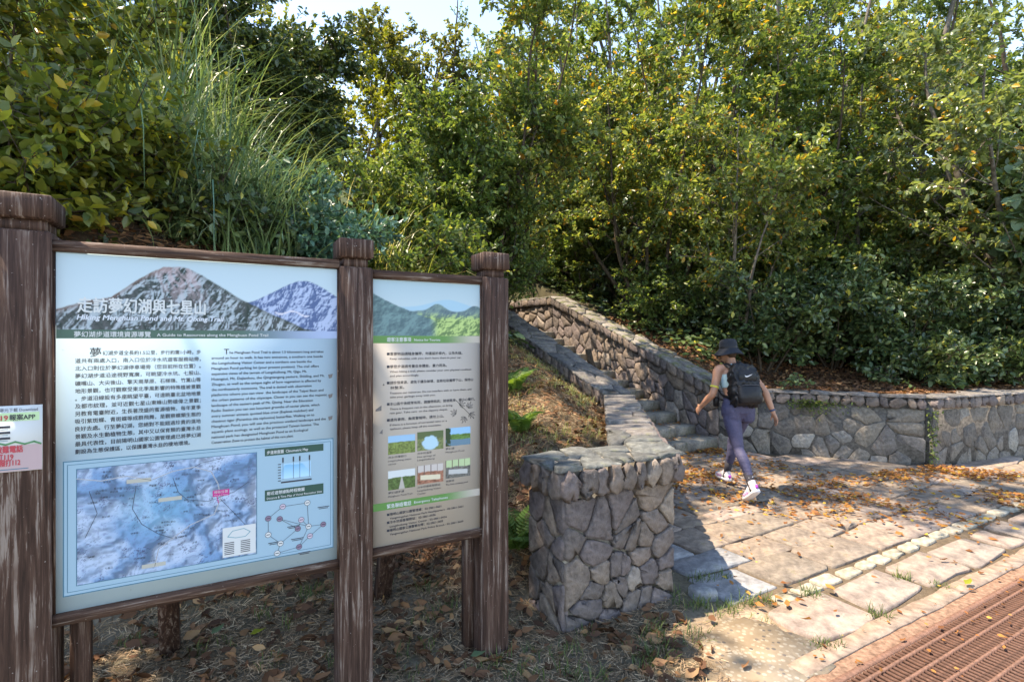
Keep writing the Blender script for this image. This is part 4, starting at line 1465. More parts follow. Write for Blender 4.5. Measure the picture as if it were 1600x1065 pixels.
def grow(seed, stems, nb, bl, nt, tl, nl, leaf, t0=.3, droop=-.15, up=.08, wander=.12, leafw=.5, brad=.35, flat_=.8, tmpl='leaf', bup=.25):
    """stems: (start, direction, length, radius). Returns wood Geo and leaf Geo in world coordinates."""
    r = np.random.default_rng(seed)
    wood, leaves = Geo(), Geo()
    TP0, TP1 = [], []
    for (p, d, Ls, r0) in stems:
        n = max(5, int(Ls / .35))
        P = polyline(r, p, d, Ls, n, wander * .55, up)
        rad = r0 * (1 - .85 * np.linspace(0, 1, n + 1))
        wood.prisms(P[:-1], P[1:], rad[:-1], rad[1:], 6)
        for t in np.sort(r.uniform(t0, 1.0, nb)):
            k = min(int(t * n), n - 1)
            q = P[k] + (P[k + 1] - P[k]) * (t * n - k)
            st_ = unit(P[k + 1] - P[k])
            az = r.uniform(0, 2 * math.pi)
            hd = np.array([math.cos(az), math.sin(az), 0])
            bd = unit(st_ * .5 + hd * 1.0 + np.array([0, 0, bup]))
            Lb = bl * r.uniform(.6, 1.25) * (1.15 - .6 * t)
            m = 5
            B = polyline(r, q, bd, Lb, m, wander, .02)
            br = max(.005, rad[k] * brad) * (1 - .8 * np.linspace(0, 1, m + 1))
            wood.prisms(B[:-1], B[1:], br[:-1], br[1:], 4)
            tt = r.uniform(.15, 1.0, nt)
            kk = np.minimum((tt * m).astype(int), m - 1)
            s0 = B[kk] + (B[kk + 1] - B[kk]) * (tt * m - kk)[:, None]
            td = unit(unit(B[kk + 1] - B[kk]) * .7 + r.normal(0, .75, (nt, 3)) * np.array([1, 1, .6]))
            TP0.append(s0)
            TP1.append(s0 + td * (tl * r.uniform(.5, 1.3, nt))[:, None])
    TP0, TP1 = np.concatenate(TP0), np.concatenate(TP1)
    wood.prisms(TP0, TP1, .005, .0025, 3)
    nT = len(TP0)
    f = r.uniform(.1, 1.05, (nT, nl))
    pos = (TP0[:, None] + (TP1 - TP0)[:, None] * f[..., None]).reshape(-1, 3) + r.normal(0, .014, (nT * nl, 3))
    td = np.repeat(unit(TP1 - TP0), nl, 0)
    xd = td * .55 + r.normal(0, .6, pos.shape) + np.array([0, 0, droop])
    upv = r.normal(0, flat_, pos.shape) + np.array([0, 0, 1.0])
    sc = leaf * r.uniform(.6, 1.3, len(pos))
    S = np.stack([sc, sc * leafw * 2, sc], 1)
    if tmpl == 'leaf':
        leaves.scatter(LV, LFQ, pos, xd, upv, S)
    else:
        i0 = leaves.n
        leaves.scatter(HEART, HQ, pos, xd, upv, S)
        leaves.F.append((HQ2[None] + (np.arange(len(pos)) * 8)[:, None, None]).reshape(-1, 4) + i0)
    return wood, leaves


def plant(name, label, cat, base, wl, bark, leafm, group=None, wname='trunk', cname='crown'):
    o = thing(name, label, cat, base, group)
    b = np.array(base, float)
    for g, nm, m in ((wl[0], wname, bark), (wl[1], cname, leafm)):
        g.V = [v - b for v in g.V]
        g.obj(nm, m, o)
    return o


def fan(base, n, Ls, r0, tilt, seed, lean=(0, 0), spread=.1):
    r = np.random.default_rng(seed)
    out = []
    for i in range(n):
        az = 2 * math.pi * (i + r.uniform(-.3, .3)) / n
        tl = tilt * r.uniform(.5, 1.3)
        d = (math.cos(az) * math.sin(tl) + lean[0], math.sin(az) * math.sin(tl) + lean[1], math.cos(tl))
        out.append((np.array(base) + np.array([math.cos(az), math.sin(az), 0]) * spread * r.uniform(.3, 1), d, Ls * r.uniform(.75, 1.15), r0 * r.uniform(.7, 1.1)))
    return out


def B3(u, Y, dz=-.05):
    x, y = at(u, Y)
    return (x, y, gz(x, y) + dz)


# --- trees
b = B3(1018, 11.0)
plant('tree', 'spreading many-stemmed tree with orange-flecked leaves above the walking woman', 'tree', b,
      grow(21, fan(b, 9, 6.2, .055, .50, 3, (.02, -.05), .25), 15, 1.9, 10, .5, 29, .092, t0=.12, droop=-.2, leafw=.52), M['bark'], M['leaf_r1'])
b = B3(1150, 9.6)
plant('tree', 'thin grey-stemmed tree with orange-flecked leaves standing behind the woman', 'tree', b,
      grow(22, fan(b, 4, 3.9, .04, .45, 4, (.18, -.05), .1), 15, 1.4, 12, .48, 16, .09, t0=.25, droop=-.2), M['bark_grey'], M['leaf_r1'])
x, y = 9.6, 9.2
b = (x, y, gz(x, y) - .05)
plant('tree', 'tree with pale glossy leaves arching in at the upper right', 'tree', b,
      grow(23, [(b, (-.55, -.05, 1), 6.4, .11), (b, (-.75, .1, .8), 6.0, .09), (b, (-.25, .25, 1), 6.6, .1), (b, (-.9, -.12, .9), 5.6, .08), (b, (.2, .1, 1), 6, .1)], 16, 2.1, 11, .5, 23, .112, t0=.25, droop=-.25, leafw=.5), M['bark_grey'], M['leaf_pale'])
x, y = 8.75, 8.3
b = (x, y, gz(x, y) - .05)
plant('tree', 'broad-leaved branches of a small tree at the right edge, pale matt green', 'tree', b,
      grow(24, [(b, (-.32, -.15, 1.0), 3.1, .05), (b, (-.2, -.3, 1.1), 3.0, .05), (b, (-.25, .1, 1), 3.3, .05)], 9, .95, 6, .4, 8, .17, t0=.55, droop=-.35, leafw=.45, tmpl='heart'), M['bark_grey'], M['leaf_big'])
BACK = [
    (1120, 15.0, 8.2, 'leaf_mid', 31, 'tall green tree behind the many-stemmed tree, filling the top right of centre'),
    (1290, 14.0, 8.2, 'leaf_r1', 32, 'orange-flecked tree on the upper slope, left of the pale glossy tree'),
    (1460, 13.5, 9.0, 'leaf_mid', 33, 'green tree high on the slope behind the pale glossy tree'),
    (1590, 12.5, 9.0, 'leaf_pale', 34, 'pale-leaved tree at the far right edge, high on the slope'),
    (960, 15.5, 8.6, 'leaf_mid', 35, 'tall bright green tree behind the top of the steps'),
    (880, 14.0, 7.4, 'leaf_r1', 36, 'tree with a few orange leaves between the small rounded tree and the steps'),
    (700, 17.0, 7.0, 'leaf_olive', 37, 'olive-green tree far back under the open patch of sky'),
    (625, 15.5, 7.4, 'leaf_olive', 38, 'flat-topped olive tree standing against the blue sky with open branches'),
    (545, 14.5, 5.4, 'leaf_yellow', 39, 'sunlit yellow-green tree at the edge of the dark creeper-clad tree'),
    (780, 19.0, 7.0, 'leaf_mid', 40, 'distant green tree rising behind the small rounded tree'),
    (1010, 18.5, 9.0, 'leaf_mid', 60, 'green tree far up the slope behind the many-stemmed tree'),
    (1190, 18.0, 9.5, 'leaf_mid', 61, 'green tree far up the slope, right of the many-stemmed tree'),
    (1500, 17.5, 9.5, 'leaf_mid', 62, 'green tree far up the slope behind the pale glossy tree'),
    (860, 19.0, 8.2, 'leaf_mid', 63, 'green tree far up the slope above the upper end of the steps'),
    (1370, 11.9, 5.6, 'leaf_r1', 51, 'orange-flecked tree in the middle of the right-hand slope'),
    (1210, 12.2, 5.2, 'leaf_mid', 52, 'mid-green tree close behind the grey-stemmed small tree'),
    (850, 15.0, 4.2, 'leaf_mid', 53, 'small bright green tree beyond the upper end of the steps'),
    (1300, 13.2, 9.0, 'leaf_mid', 57, 'tall green tree between the many-stemmed tree and the pale glossy tree'),
    (1375, 15.5, 9.5, 'leaf_olive', 58, 'tall olive tree just left of the pale glossy tree, highest of those on the right'),
    (660, 9.0, 2.9, 'leaf_mid', 54, 'small leafy tree left of the small rounded tree, behind the sunlit grass'),
    (915, 13.6, 4.2, 'leaf_r1', 55, 'small orange-flecked tree above the upper end of the steps'),
    (1540, 11.0, 5.0, 'leaf_mid', 56, 'mid-green tree behind the broad-leaved branches'),
]
for u, Yd, hgt, lm, sd_, lab in BACK:
    b = B3(u, Yd)
    plant('tree', lab, 'tree', b, grow(sd_, fan(b, 6, hgt, .012 * hgt + .01, .46, sd_, (0, -.03), .2), 13, .8 + .12 * hgt, 9, .5, 27, (.085, .105, .125)[sd_ % 3], t0=.15, droop=-.1), M['bark_grey' if sd_ % 2 else 'bark'], M[lm])
b = B3(735, 8.8)
plant('tree', 'small rounded dense tree with fine upright stems behind the narrow panel', 'tree', b,
      grow(41, fan(b, 7, 3.4, .04, .40, 8, (.0, -.05), .15), 20, 1.1, 15, .36, 15, .085, t0=.25, droop=.0, up=.12), M['bark'], M['leaf_mid'])
b = B3(430, 10.3)
plant('tree', 'dark dense evergreen tree draped in creepers at the upper left', 'tree', b,
      grow(42, fan(b, 8, 3.7, .07, .50, 9, (-.04, .02), .2), 26, 1.2, 16, .45, 18, .105, t0=.12, droop=-.3), M['bark'], M['leaf_dark'])
b = B3(255, 11.5)
plant('tree', 'dark evergreen tree behind the tall silver grass', 'tree', b,
      grow(43, fan(b, 5, 5.6, .12, .4, 10, (-.05, 0), .2), 15, 1.6, 13, .5, 14, .13, t0=.1, droop=-.2), M['bark'], M['leaf_dark'])
b = B3(20, 8.0)
plant('tree', 'mid-green tree at the far upper left behind the leafy shrub', 'tree', b,
      grow(44, fan(b, 5, 4.6, .10, .45, 12, (0, 0), .2), 14, 1.5, 12, .5, 14, .12, t0=.15, droop=-.2), M['bark'], M['leaf_mid'])
# the tree whose boughs reach over the steps and throw the dappled shade
x, y = -.35, 9.6
b = (x, y, gz(x, y) - .05)
plant('tree', 'tall tree on the bank leaning its boughs out over the stone steps', 'tree', b,
      grow(45, [(b, (.30, -.35, 1), 6.2, .05), (b, (.45, -.62, 1), 6.8, .045), (b, (.62, -.35, 1), 6.4, .05)], 16, 1.3, 11, .5, 14, .10, t0=.22, droop=-.15), M['bark'], M['leaf_r1'])
x, y = -6.0, 6.5
b = (x, y, gz(x, y) - .05)
plant('tree', 'long-boughed tree among the dark trees at the upper left, its unseen boughs placed overhead to shade the patio', 'tree', b,
      grow(49, [(b, (.02, 0, 1), 3.6, .09)] + [((b[0] + .06, b[1], b[2] + 3.5), d_, l_, .035) for d_, l_ in (((1.0, -.06, .55), 8.0), ((1.0, .12, .45), 9.0), ((.9, .0, .7), 8.0), ((1.0, .03, .42), 10.5), ((1.0, -.10, .45), 10.0), ((1.0, .08, .36), 12), ((1.0, -.03, .36), 12.5))],  # boughs kept above the view, placed to throw dappled shade on the patio
           17, 1.2, 10, .42, 15, .10, t0=.33, droop=-.1, up=.01, wander=.10), M['bark'], M['leaf_mid'])
# the tree at the photographer's left that shades the board
x, y = -6.6, 3.7
b = (x, y, gz(x, y) - .05)
plant('tree', 'leafy tree beside the board, mostly beyond the left edge', 'tree', b,
      grow(46, [(b, (.42, -.25, 1.1), 6.4, .12), (b, (.62, -.22, 1), 7.0, .11), (b, (.62, .05, 1), 6.6, .11), (b, (.3, 0, 1), 6.4, .1), (b, (.8, -.12, 1), 7.2, .1)], 17, 1.4, 12, .45, 16, .115, t0=.62, droop=-.2), M['bark'], M['leaf_front'])

# --- shrubs
SHR = [  # u, Y, height, leaf mat, leaf size, stems, spread tilt, label
    (5, 4.3, 1.4, 'leaf_front', .085, 7, .6, 'yellow-green leafy shrub arching in at the left edge above the first post'),
    (70, 4.9, 1.0, 'leaf_front', .075, 6, .55, 'yellowish leafy shrub between the first post and the silver grass'),
    (478, 5.7, .75, 'leaf_teal', .085, 7, .5, 'blue-green shrub with pointed leaves left of the middle post'),
    (425, 6.7, .7, 'leaf_teal', .085, 6, .5, 'blue-green shrub at the foot of the dark creeper-clad tree'),
    (655, 7.3, 1.6, 'leaf_mid', .075, 7, .5, 'green small-leaved shrub above the narrow panel'),
    (765, 8.9, 1.7, 'leaf_mid', .075, 7, .5, 'green shrub just above the third post'),
    (850, 13.5, 1.9, 'leaf_mid', .085, 7, .5, 'green shrub beyond the bend of the stair wall'),
    (985, 12.2, 1.4, 'leaf_dark', .09, 7, .5, 'dark shrub at the foot of the many-stemmed tree'),
    (1090, 10.3, .8, 'leaf_dark', .085, 6, .6, 'low dark shrub behind the climbing wall, left of the woman'),
    (1195, 9.2, 1.4, 'leaf_dark', .10, 8, .5, 'dark glossy shrub directly behind the woman'),
    (1300, 9.3, 1.7, 'leaf_dark', .10, 8, .55, 'dark bushy shrub in the shade behind the retaining wall'),
    (1395, 8.9, 1.5, 'leaf_dark', .10, 8, .55, 'dark shrub above the mossy gap in the retaining wall'),
    (1490, 9.3, 1.9, 'leaf_dark', .10, 8, .5, 'tall dark shrub below the broad-leaved branches'),
    (1585, 9.0, 1.5, 'leaf_dark', .10, 7, .5, 'dark shrub in the deep shade at the right edge'),
    (1045, 10.5, 1.2, 'leaf_mid', .08, 7, .5, 'small green shrub in front of the stems of the many-stemmed tree'),
    (1110, 11.8, 2.3, 'leaf_mid', .10, 7, .45, 'mid-green shrub among the stems of the many-stemmed tree'),
    (1235, 11.5, 2.7, 'leaf_mid', .11, 8, .45, 'mid-green bush behind the dark glossy shrub'),
    (1355, 11.3, 2.9, 'leaf_mid', .11, 8, .45, 'mid-green bush in the middle of the right-hand slope'),
    (1475, 11.6, 3.0, 'leaf_dark', .11, 8, .45, 'large dark bush filling the shade under the pale glossy tree'),
    (1600, 10.9, 2.8, 'leaf_mid', .11, 7, .45, 'mid-green bush at the right edge of the slope'),
    (920, 12.5, 2.2, 'leaf_mid', .09, 7, .45, 'leafy bush beyond the top of the steps'),
    (330, 8.0, 1.5, 'leaf_dark', .09, 7, .5, 'dark shrub under the creeper-clad tree'),
    (200, 7.6, 1.7, 'leaf_mid', .09, 7, .5, 'green shrub in the grass behind the big panel'),
    (60, 3.75, .55, 'leaf_front', .085, 7, .8, 'low yellowish shrub right behind the first post cap'),
    (150, 4.15, .45, 'leaf_front', .08, 6, .9, 'low scrambling shrub on the dark bank above the left part of the big panel'),
    (15, 3.55, .8, 'leaf_front', .09, 7, .6, 'yellowish shrub at the extreme left, above the first post'),
    (345, 4.9, .4, 'leaf_dark', .07, 6, .9, 'low dark shrub on the bank above the right part of the big panel'),
    (1530, 8.45, .6, 'leaf_dark', .09, 7, .7, 'low shrub just behind the far right retaining wall'),
    (1440, 8.2, .5, 'leaf_dark', .085, 6, .7, 'low shrub just behind the corner of the retaining wall'),
    (560, 9.5, 1.6, 'leaf_olive', .09, 7, .5, 'olive shrub behind the sunlit grass'),
    (660, 11.0, 2.2, 'leaf_mid', .10, 7, .45, 'bush behind the small rounded tree'),
]
for i, (u, Yd, hgt, lm, ls, ns, tl_, lab) in enumerate(SHR):
    b = B3(u, Yd)
    plant('shrub', lab, 'shrub', b, grow(100 + i, fan(b, ns, hgt, .022, tl_, 50 + i, (0, -.04), .18), 9, .62 + .08 * hgt, 10, .30, 12, ls, t0=.12, droop=-.15, up=.05, bup=.15),
          M['bark'], M[lm], None, 'stems', 'foliage')
for u, Yd, lab in ((1478, 7.75, 'low plant with round heart-shaped leaves on the litter above the retaining wall'), (1240, 7.62, 'tuft of small bright green leaves growing out of the retaining wall top')):
    b = B3(u, Yd)
    b = (b[0], b[1], max(b[2], .88))
    plant('broadleaf_plant', lab, 'plant', b, grow(300 + u, fan(b, 5, .22, .006, .8, u, (0, -.1), .0), 3, .14, 2, .08, 3, .11 if u > 1300 else .055, t0=.4, leafw=.45, tmpl='heart'), M['bark'], M['leaf_big'], None, 'stems', 'foliage')


# --- grass clumps
def blades(r, base, n, L, rad, tilt, curv, w, lean=(0, 0)):
    k = 6
    az = r.uniform(0, 2 * math.pi, n)
    th0 = np.abs(r.normal(0, tilt, n)) + .06
    Ln = L * r.uniform(.5, 1.15, n)
    cv = curv * r.uniform(.3, 1.5, n)
    rr = rad * np.sqrt(r.uniform(0, 1, n))
    a2 = r.uniform(0, 2 * math.pi, n)
    p = np.stack([base[0] + rr * np.cos(a2), base[1] + rr * np.sin(a2), np.full(n, base[2])], 1)
    h = np.stack([np.cos(az), np.sin(az), 0 * az], 1) + np.array([lean[0], lean[1], 0])
    side = np.stack([-np.sin(az), np.cos(az), 0 * az], 1)
    V = []
    for i in range(k + 1):
        t = i / k
        ww = w * r.uniform(.9, 1.1, n) * (1 - t ** 2.2) * (.5 + .5 * min(1, t * 4)) + .0008
        V += [p + side * ww[:, None] / 2 + np.array([0, 0, .15]) * ww[:, None], p - side * ww[:, None] / 2]
        th = th0 + cv * t * t
        p = p + (h * np.sin(th)[:, None] + np.array([0, 0, 1.0]) * np.cos(th)[:, None]) * (Ln / k)[:, None]
    V = np.stack(V, 1).reshape(-1, 3)
    f = np.array([[2 * i, 2 * i + 1, 2 * i + 3, 2 * i + 2] for i in range(k)])
    F = (f[None] + (np.arange(n) * 2 * (k + 1))[:, None, None]).reshape(-1, 4)
    return V, F


GR = [  # u, Y, n, length, mat, label
    (170, 4.75, 130, 1.7, 'grass_a', 'silver grass clump right above the left half of the big panel'),
    (240, 4.9, 150, 2.1, 'grass_a', 'tall silver grass clump left of the single tall cane'),
    (305, 5.0, 150, 2.1, 'grass_teal', 'tall blue-tinted grass clump around the foot of the single tall cane'),
    (358, 5.2, 150, 1.9, 'grass_a', 'arching silver grass clump right of the tall cane'),
    (400, 5.6, 130, 1.6, 'grass_teal', 'blue-tinted grass clump left of the blue-green shrub'),
    (265, 5.8, 160, 2.5, 'grass_a', 'silver grass clump behind the tall cane, under the dark trees'),
    (450, 6.2, 120, 1.6, 'grass_a', 'silver grass clump behind the blue-green shrub'),
    (535, 6.4, 150, 1.5, 'grass_b', 'sunlit pale grass clump above the middle post'),
    (580, 6.9, 170, 1.6, 'grass_b', 'sunlit grass clump with straw-coloured tips right of the middle post'),
    (628, 6.8, 150, 1.5, 'grass_b', 'sunlit arching grass clump left of the small rounded tree'),
    (600, 6.1, 90, 1.0, 'grass_b', 'short yellowish grass clump hanging above the narrow panel'),
    (120, 6.2, 90, 1.7, 'grass_a', 'silver grass clump behind the yellowish shrub'),
    (150, 5.3, 150, 2.2, 'grass_a', 'tall silver grass clump nearest the yellowish shrubs at the left'),
    (205, 6.3, 150, 2.4, 'grass_teal', 'tall blue-tinted grass clump in front of the dark evergreen tree'),
    (420, 6.4, 140, 1.9, 'grass_a', 'silver grass clump behind the ferns, below the creeper-clad tree'),
    (335, 6.3, 150, 2.2, 'grass_a', 'tall silver grass clump to the right behind the tall cane'),
    (365, 4.75, 110, 1.1, 'grass_a', 'low tangled grass clump just above the right half of the big panel'),
    (95, 4.2, 90, 1.0, 'grass_a', 'low tangled grass clump beside the first post cap'),
    (130, 4.35, 100, 1.4, 'grass_a', 'loose grass clump above the left end of the big panel'),
    (210, 4.4, 90, 1.1, 'grass_b', 'short straw-coloured grass clump hanging over the dark bank'),
    (280, 4.55, 90, 1.0, 'grass_a', 'short grass clump on the bank left of the foot of the single tall cane'),
    (415, 5.0, 110, 1.2, 'grass_a', 'grass clump on the bank left of the ferns'),
    (500, 5.9, 120, 1.3, 'grass_b', 'straw-tipped grass clump behind the ferns'),
    (670, 6.4, 110, 1.1, 'grass_b', 'pale grass clump above the right half of the narrow panel'),
    (500, 8.0, 100, 1.5, 'grass_b', 'pale grass clump at the foot of the yellow-green tree'),
]
for i, (u, Yd, n, L_, gm, lab) in enumerate(GR):
    r = np.random.default_rng(400 + i)
    b = B3(u, Yd)
    o = thing('grass_clump', lab, 'grass clump', b)
    V, F = blades(r, (0, 0, 0), n, L_ * 1.05, .32, .52, 1.9, .014)
    V2, F2 = blades(r, (0, 0, 0), n // 2, L_ * .6, .35, .7, 2.2, .014)
    V, F = np.concatenate([V, V2]), np.concatenate([F, F2 + len(V)])
    Geo().add(V, F).obj('blades', M[gm], o)
b = B3(291, 5.15)
cane = thing('tall_cane', 'single tall bare cane standing up out of the silver grass', 'cane', b)
r = np.random.default_rng(5)
P = np.array([(0, 0, 0), (-.02, 0, .6), (-.03, .02, 1.2), (-.06, .02, 1.9), (-.10, .03, 2.6), (-.14, .03, 3.3)])
Geo().tube(P, [.014, .013, .012, .011, .009, .005], 6).obj('stalk', mat_plain('dry_cane', (.24, .20, .10), .6, .3), cane)
V, F = blades(r, (0, 0, 0), 12, .9, .01, .4, 1.9, .022)
for i in range(12):
    V[i * 14:(i + 1) * 14] += P[2 + i // 4] + np.array([0, 0, .1 * (i % 4)])
Geo().add(V, F).obj('blade', M['grass_teal'], cane)


# --- ferns
def fern(name, lab, base, n, L_, mat, seed, tilt=.9):
    r = np.random.default_rng(seed)
    o = thing(name, lab, 'fern', base)
    for i in range(n):
        g = Geo()
        az = 2 * math.pi * (i + r.uniform(-.3, .3)) / n
        h = np.array([math.cos(az), math.sin(az), 0])
        p, th, pts = np.zeros(3), .25 * r.uniform(.4, 1.5), []
        k = 16
        Lf = L_ * r.uniform(.75, 1.15)
        for j in range(k + 1):
            pts.append(p.copy())
            th += tilt * 1.8 / k * (j / k + .4)
            p = p + (h * math.sin(th) + Z3 * math.cos(th)) * Lf / k
        pts = np.array(pts)
        g.prisms(pts[:-1], pts[1:], .0035, .003, 3)
        t = np.linspace(.15, 1, 20)
        q = np.stack([np.interp(t, np.linspace(0, 1, k + 1), pts[:, c_]) for c_ in range(3)], 1)
        tan = unit(np.gradient(q, axis=0))
        sd_ = np.cross(tan, Z3)
        sd_ = unit(sd_)
        up_ = np.cross(sd_, tan)
        ln = .24 * Lf * np.sin(np.pi * np.clip(t * .86 + .14, 0, 1)) ** .8 + .01
        for s in (-1, 1):
            g.scatter(LV, LFQ, q, sd_ * s + tan * .45 - Z3 * .22, up_ + r.normal(0, .15, q.shape), np.stack([ln, ln * .36, ln], 1))
        g.obj('frond', mat, o)
    return o


for i, (u, Yd, n, L_, mt, lab) in enumerate([
        (455, 4.75, 9, .55, 'fern', 'bright fern above the right end of the big panel'),
        (508, 4.9, 8, .5, 'fern', 'fern touching the cap of the middle post'),
        (478, 5.3, 8, .6, 'fern', 'fern below the blue-green shrub'),
        (600, 5.3, 9, .65, 'fern_pale', 'sunlit fern above the left half of the narrow panel'),
        (668, 5.6, 9, .6, 'fern', 'fern above the right half of the narrow panel'),
        (560, 5.9, 8, .7, 'fern', 'fern between the two panels, below the sunlit grass'),
        (706, 6.1, 9, .6, 'fern', 'dark fern just left of the third post cap'),
        (812, 4.9, 8, .36, 'fern', 'fern hanging on the bank right of the third post'),
        (803, 5.9, 8, .40, 'fern', 'fern on the bank against the climbing wall'),
        (808, 3.62, 8, .42, 'fern', 'dark fern in the shade behind the squared wall end'),
        (160, 4.4, 7, .4, 'fern', 'small fern on the dark bank above the first post')]):
    b = B3(u, Yd, -.02)
    fern('fern', lab, b, n, L_, M[mt], 500 + i)


# --- ground litter, tufts, undergrowth
def cover(name, mat, region, n, size, tv, tf, seed, keep=None, lift=.012, flat_=.35, aspect=1.0, slope=0.0):
    r = np.random.default_rng(seed)
    (x0, x1), (y0, y1) = region
    x, y = r.uniform(x0, x1, n), r.uniform(y0, y1, n)
    a, b = ab(x, y)
    z = HT(x, y)
    k = np.ones(n, bool) if keep is None else keep(x, y, a, b, z, r)
    x, y, z = x[k], y[k], z[k]
    m = len(x)
    az = r.uniform(0, 2 * math.pi, m)
    e = .06
    nrm = unit(np.stack([-(HT(x + e, y) - HT(x - e, y)) / (2 * e), -(HT(x, y + e) - HT(x, y - e)) / (2 * e), np.ones(m)], 1))
    nrm = np.where(nrm[:, 2:3] < .4, np.array([[0, 0, 1.0]]), nrm)
    xd = np.stack([np.cos(az), np.sin(az), r.normal(0, .25, m)], 1)
    xd = xd - nrm * np.sum(xd * nrm, 1, keepdims=True) * .85
    s = size * r.uniform(.5, 1.4, m)
    g = Geo().scatter(tv, tf, np.stack([x, y, z + lift * r.uniform(.4, 1.6, m)], 1), xd, nrm + r.normal(0, flat_, (m, 3)), np.stack([s, s * aspect, s], 1))
    return tag(g.obj(name, mat), kind='stuff')


STRAW = np.array([(0, -.02, 0), (0, .02, 0), (.35, .03, .10), (.35, -.015, .10), (.7, .02, .12), (.7, -.02, .12), (1, .05, .0)])
STQ = np.array([[0, 3, 2, 1], [3, 5, 4, 2]])


def nearleft(x, y, a, b, z, r):
    return (b < 3.7) & (b > .9) & ~((a > 1.68) & (a < 2.72) & (b > 2.44) & (b < 2.9)) & (x < .95 + r.normal(0, .12, len(x))) & (z < .6)


cover('dry_grass_clippings', M['litter_grey'], ((-3.2, 1.3), (2.1, 4.6)), 70000, .062, STRAW, STQ, 1, nearleft, .010, .6)


def bankl(x, y, a, b, z, r):
    return (b > 2.9) & (z > .05) & ((x < -.5) | (r.uniform(0, 1, len(x)) < .3)) & (x < .75 + .139 * (y - 3.5)) & ((b < 5.45) | (a < 4.35)) & (r.uniform(0, 1, len(x)) < np.clip(1.7 - .1 * y, .2, 1))


def bankc(x, y, a, b, z, r):
    return (b > 2.9) & (z > .05) & (x < .75 + .139 * (y - 3.5)) & ((b < 5.45) | (a < 4.35))


cover('brown_leaf_litter', M['litter_brown'], ((-5.5, 1.3), (3.0, 9.5)), 45000, .055, CURL, LFQ, 2, bankl, .03, .9)
cover('dead_bracken', M['litter_brown'], ((-6, .6), (3.6, 8)), 30000, .13, STRAW, STQ, 22, bankl, .05, .9)
cover('bank_clippings', M['litter_grey'], ((-1.0, 1.4), (3.2, 8.2)), 26000, .09, STRAW, STQ, 3, bankc, .012, .6)


def rightl(x, y, a, b, z, r):
    return (z > .8) & (a > 6.9) & (y < 11)


cover('fallen_leaves_on_slope', M['litter_brown'], ((2.0, 10.5), (6.8, 11)), 36000, .065, CURL, LFQ, 4, rightl, .015, .5)


def patiol(x, y, a, b, z, r):
    s1 = (x - 3.12) * .438 + (y - 7.93) * .899
    s2 = (x - 5.4) * -.349 + (y - 6.82) * .937
    dist = -np.maximum(s1, s2)
    ok_ = (z < .03) & (a > 2.7) & (b > 1.75) & ((s1 < -.03) | (s2 < -.03)) & ((s1 < -.03) & (s2 < -.03) | (a < 6.5)) & (b < 5.38) & (x > 1.18 + .139 * (y - 3.5))
    cl = fbm(x * 2.2, y * 2.2, 33, 3)
    pr = np.where(cl > .55, 1.0, np.where(cl > .48, .3, .035)) * np.clip(.85 - dist * .42 + .22 * (x - 4.4), .02, 1.0)
    pr = np.maximum(pr, np.clip(1.1 - dist * 1.6, 0, 1) * np.clip((x - 3.3) * .4, .12, .85) * (.35 + 1.3 * cl))
    return ok_ & (r.uniform(0, 1, len(x)) < pr)


cover('orange_leaf_litter', M['litter_orange'], ((1.1, 10), (2.6, 8.2)), 90000, .052, CURL, LFQ, 6, patiol, .036, .35)
cover('dark_leaf_litter', M['litter_brown'], ((-3.2, 1.3), (2.1, 4.6)), 2600, .075, CURL, LFQ, 31, nearleft, .02, .6)
# leaves on the steps
r = np.random.default_rng(77)
g = Geo()
n = 420
ii = r.integers(0, 7, n)
p2 = np.stack([xy(r.uniform(4.95, 6.5), 5.42 + .4 * i + r.uniform(.18, .38)) for i in ii])
s = .06 * r.uniform(.6, 1.3, n)
az = r.uniform(0, 6.28, n)
g.scatter(CURL, LFQ, np.c_[p2, .15 * (ii + 1) + .008], np.stack([np.cos(az), np.sin(az), 0 * az], 1), r.normal(0, .3, (n, 3)) + Z3, s)
tag(g.obj('leaves_on_steps', M['litter_orange']), kind='stuff')


r = np.random.default_rng(78)
n = 150
pa, pb = r.uniform(2.5, 7, n), r.uniform(.9, 1.66, n)
az = r.uniform(0, 6.28, n)
g = Geo().scatter(CURL, LFQ, np.stack([*xy(pa, pb), np.full(n, .02)], 1), np.stack([np.cos(az), np.sin(az), 0 * az], 1), r.normal(0, .4, (n, 3)) + Z3, .03 * r.uniform(.5, 1.6, n))
tag(g.obj('leaf_bits_by_grate', M['litter_orange']), kind='stuff')


# short grass tufts (nobody could count the blades)
def turf(name, spots, per, L_, mat, seed, w=.004):
    r = np.random.default_rng(seed)
    g = Geo()
    for (x, y) in spots:
        V, F = blades(r, (x, y, max(gz(x, y), -.02)), per, L_ * r.uniform(.6, 1.3), .06, .5, 1.2, w)
        g.add(V, F)
    return tag(g.obj(name, mat), kind='stuff')


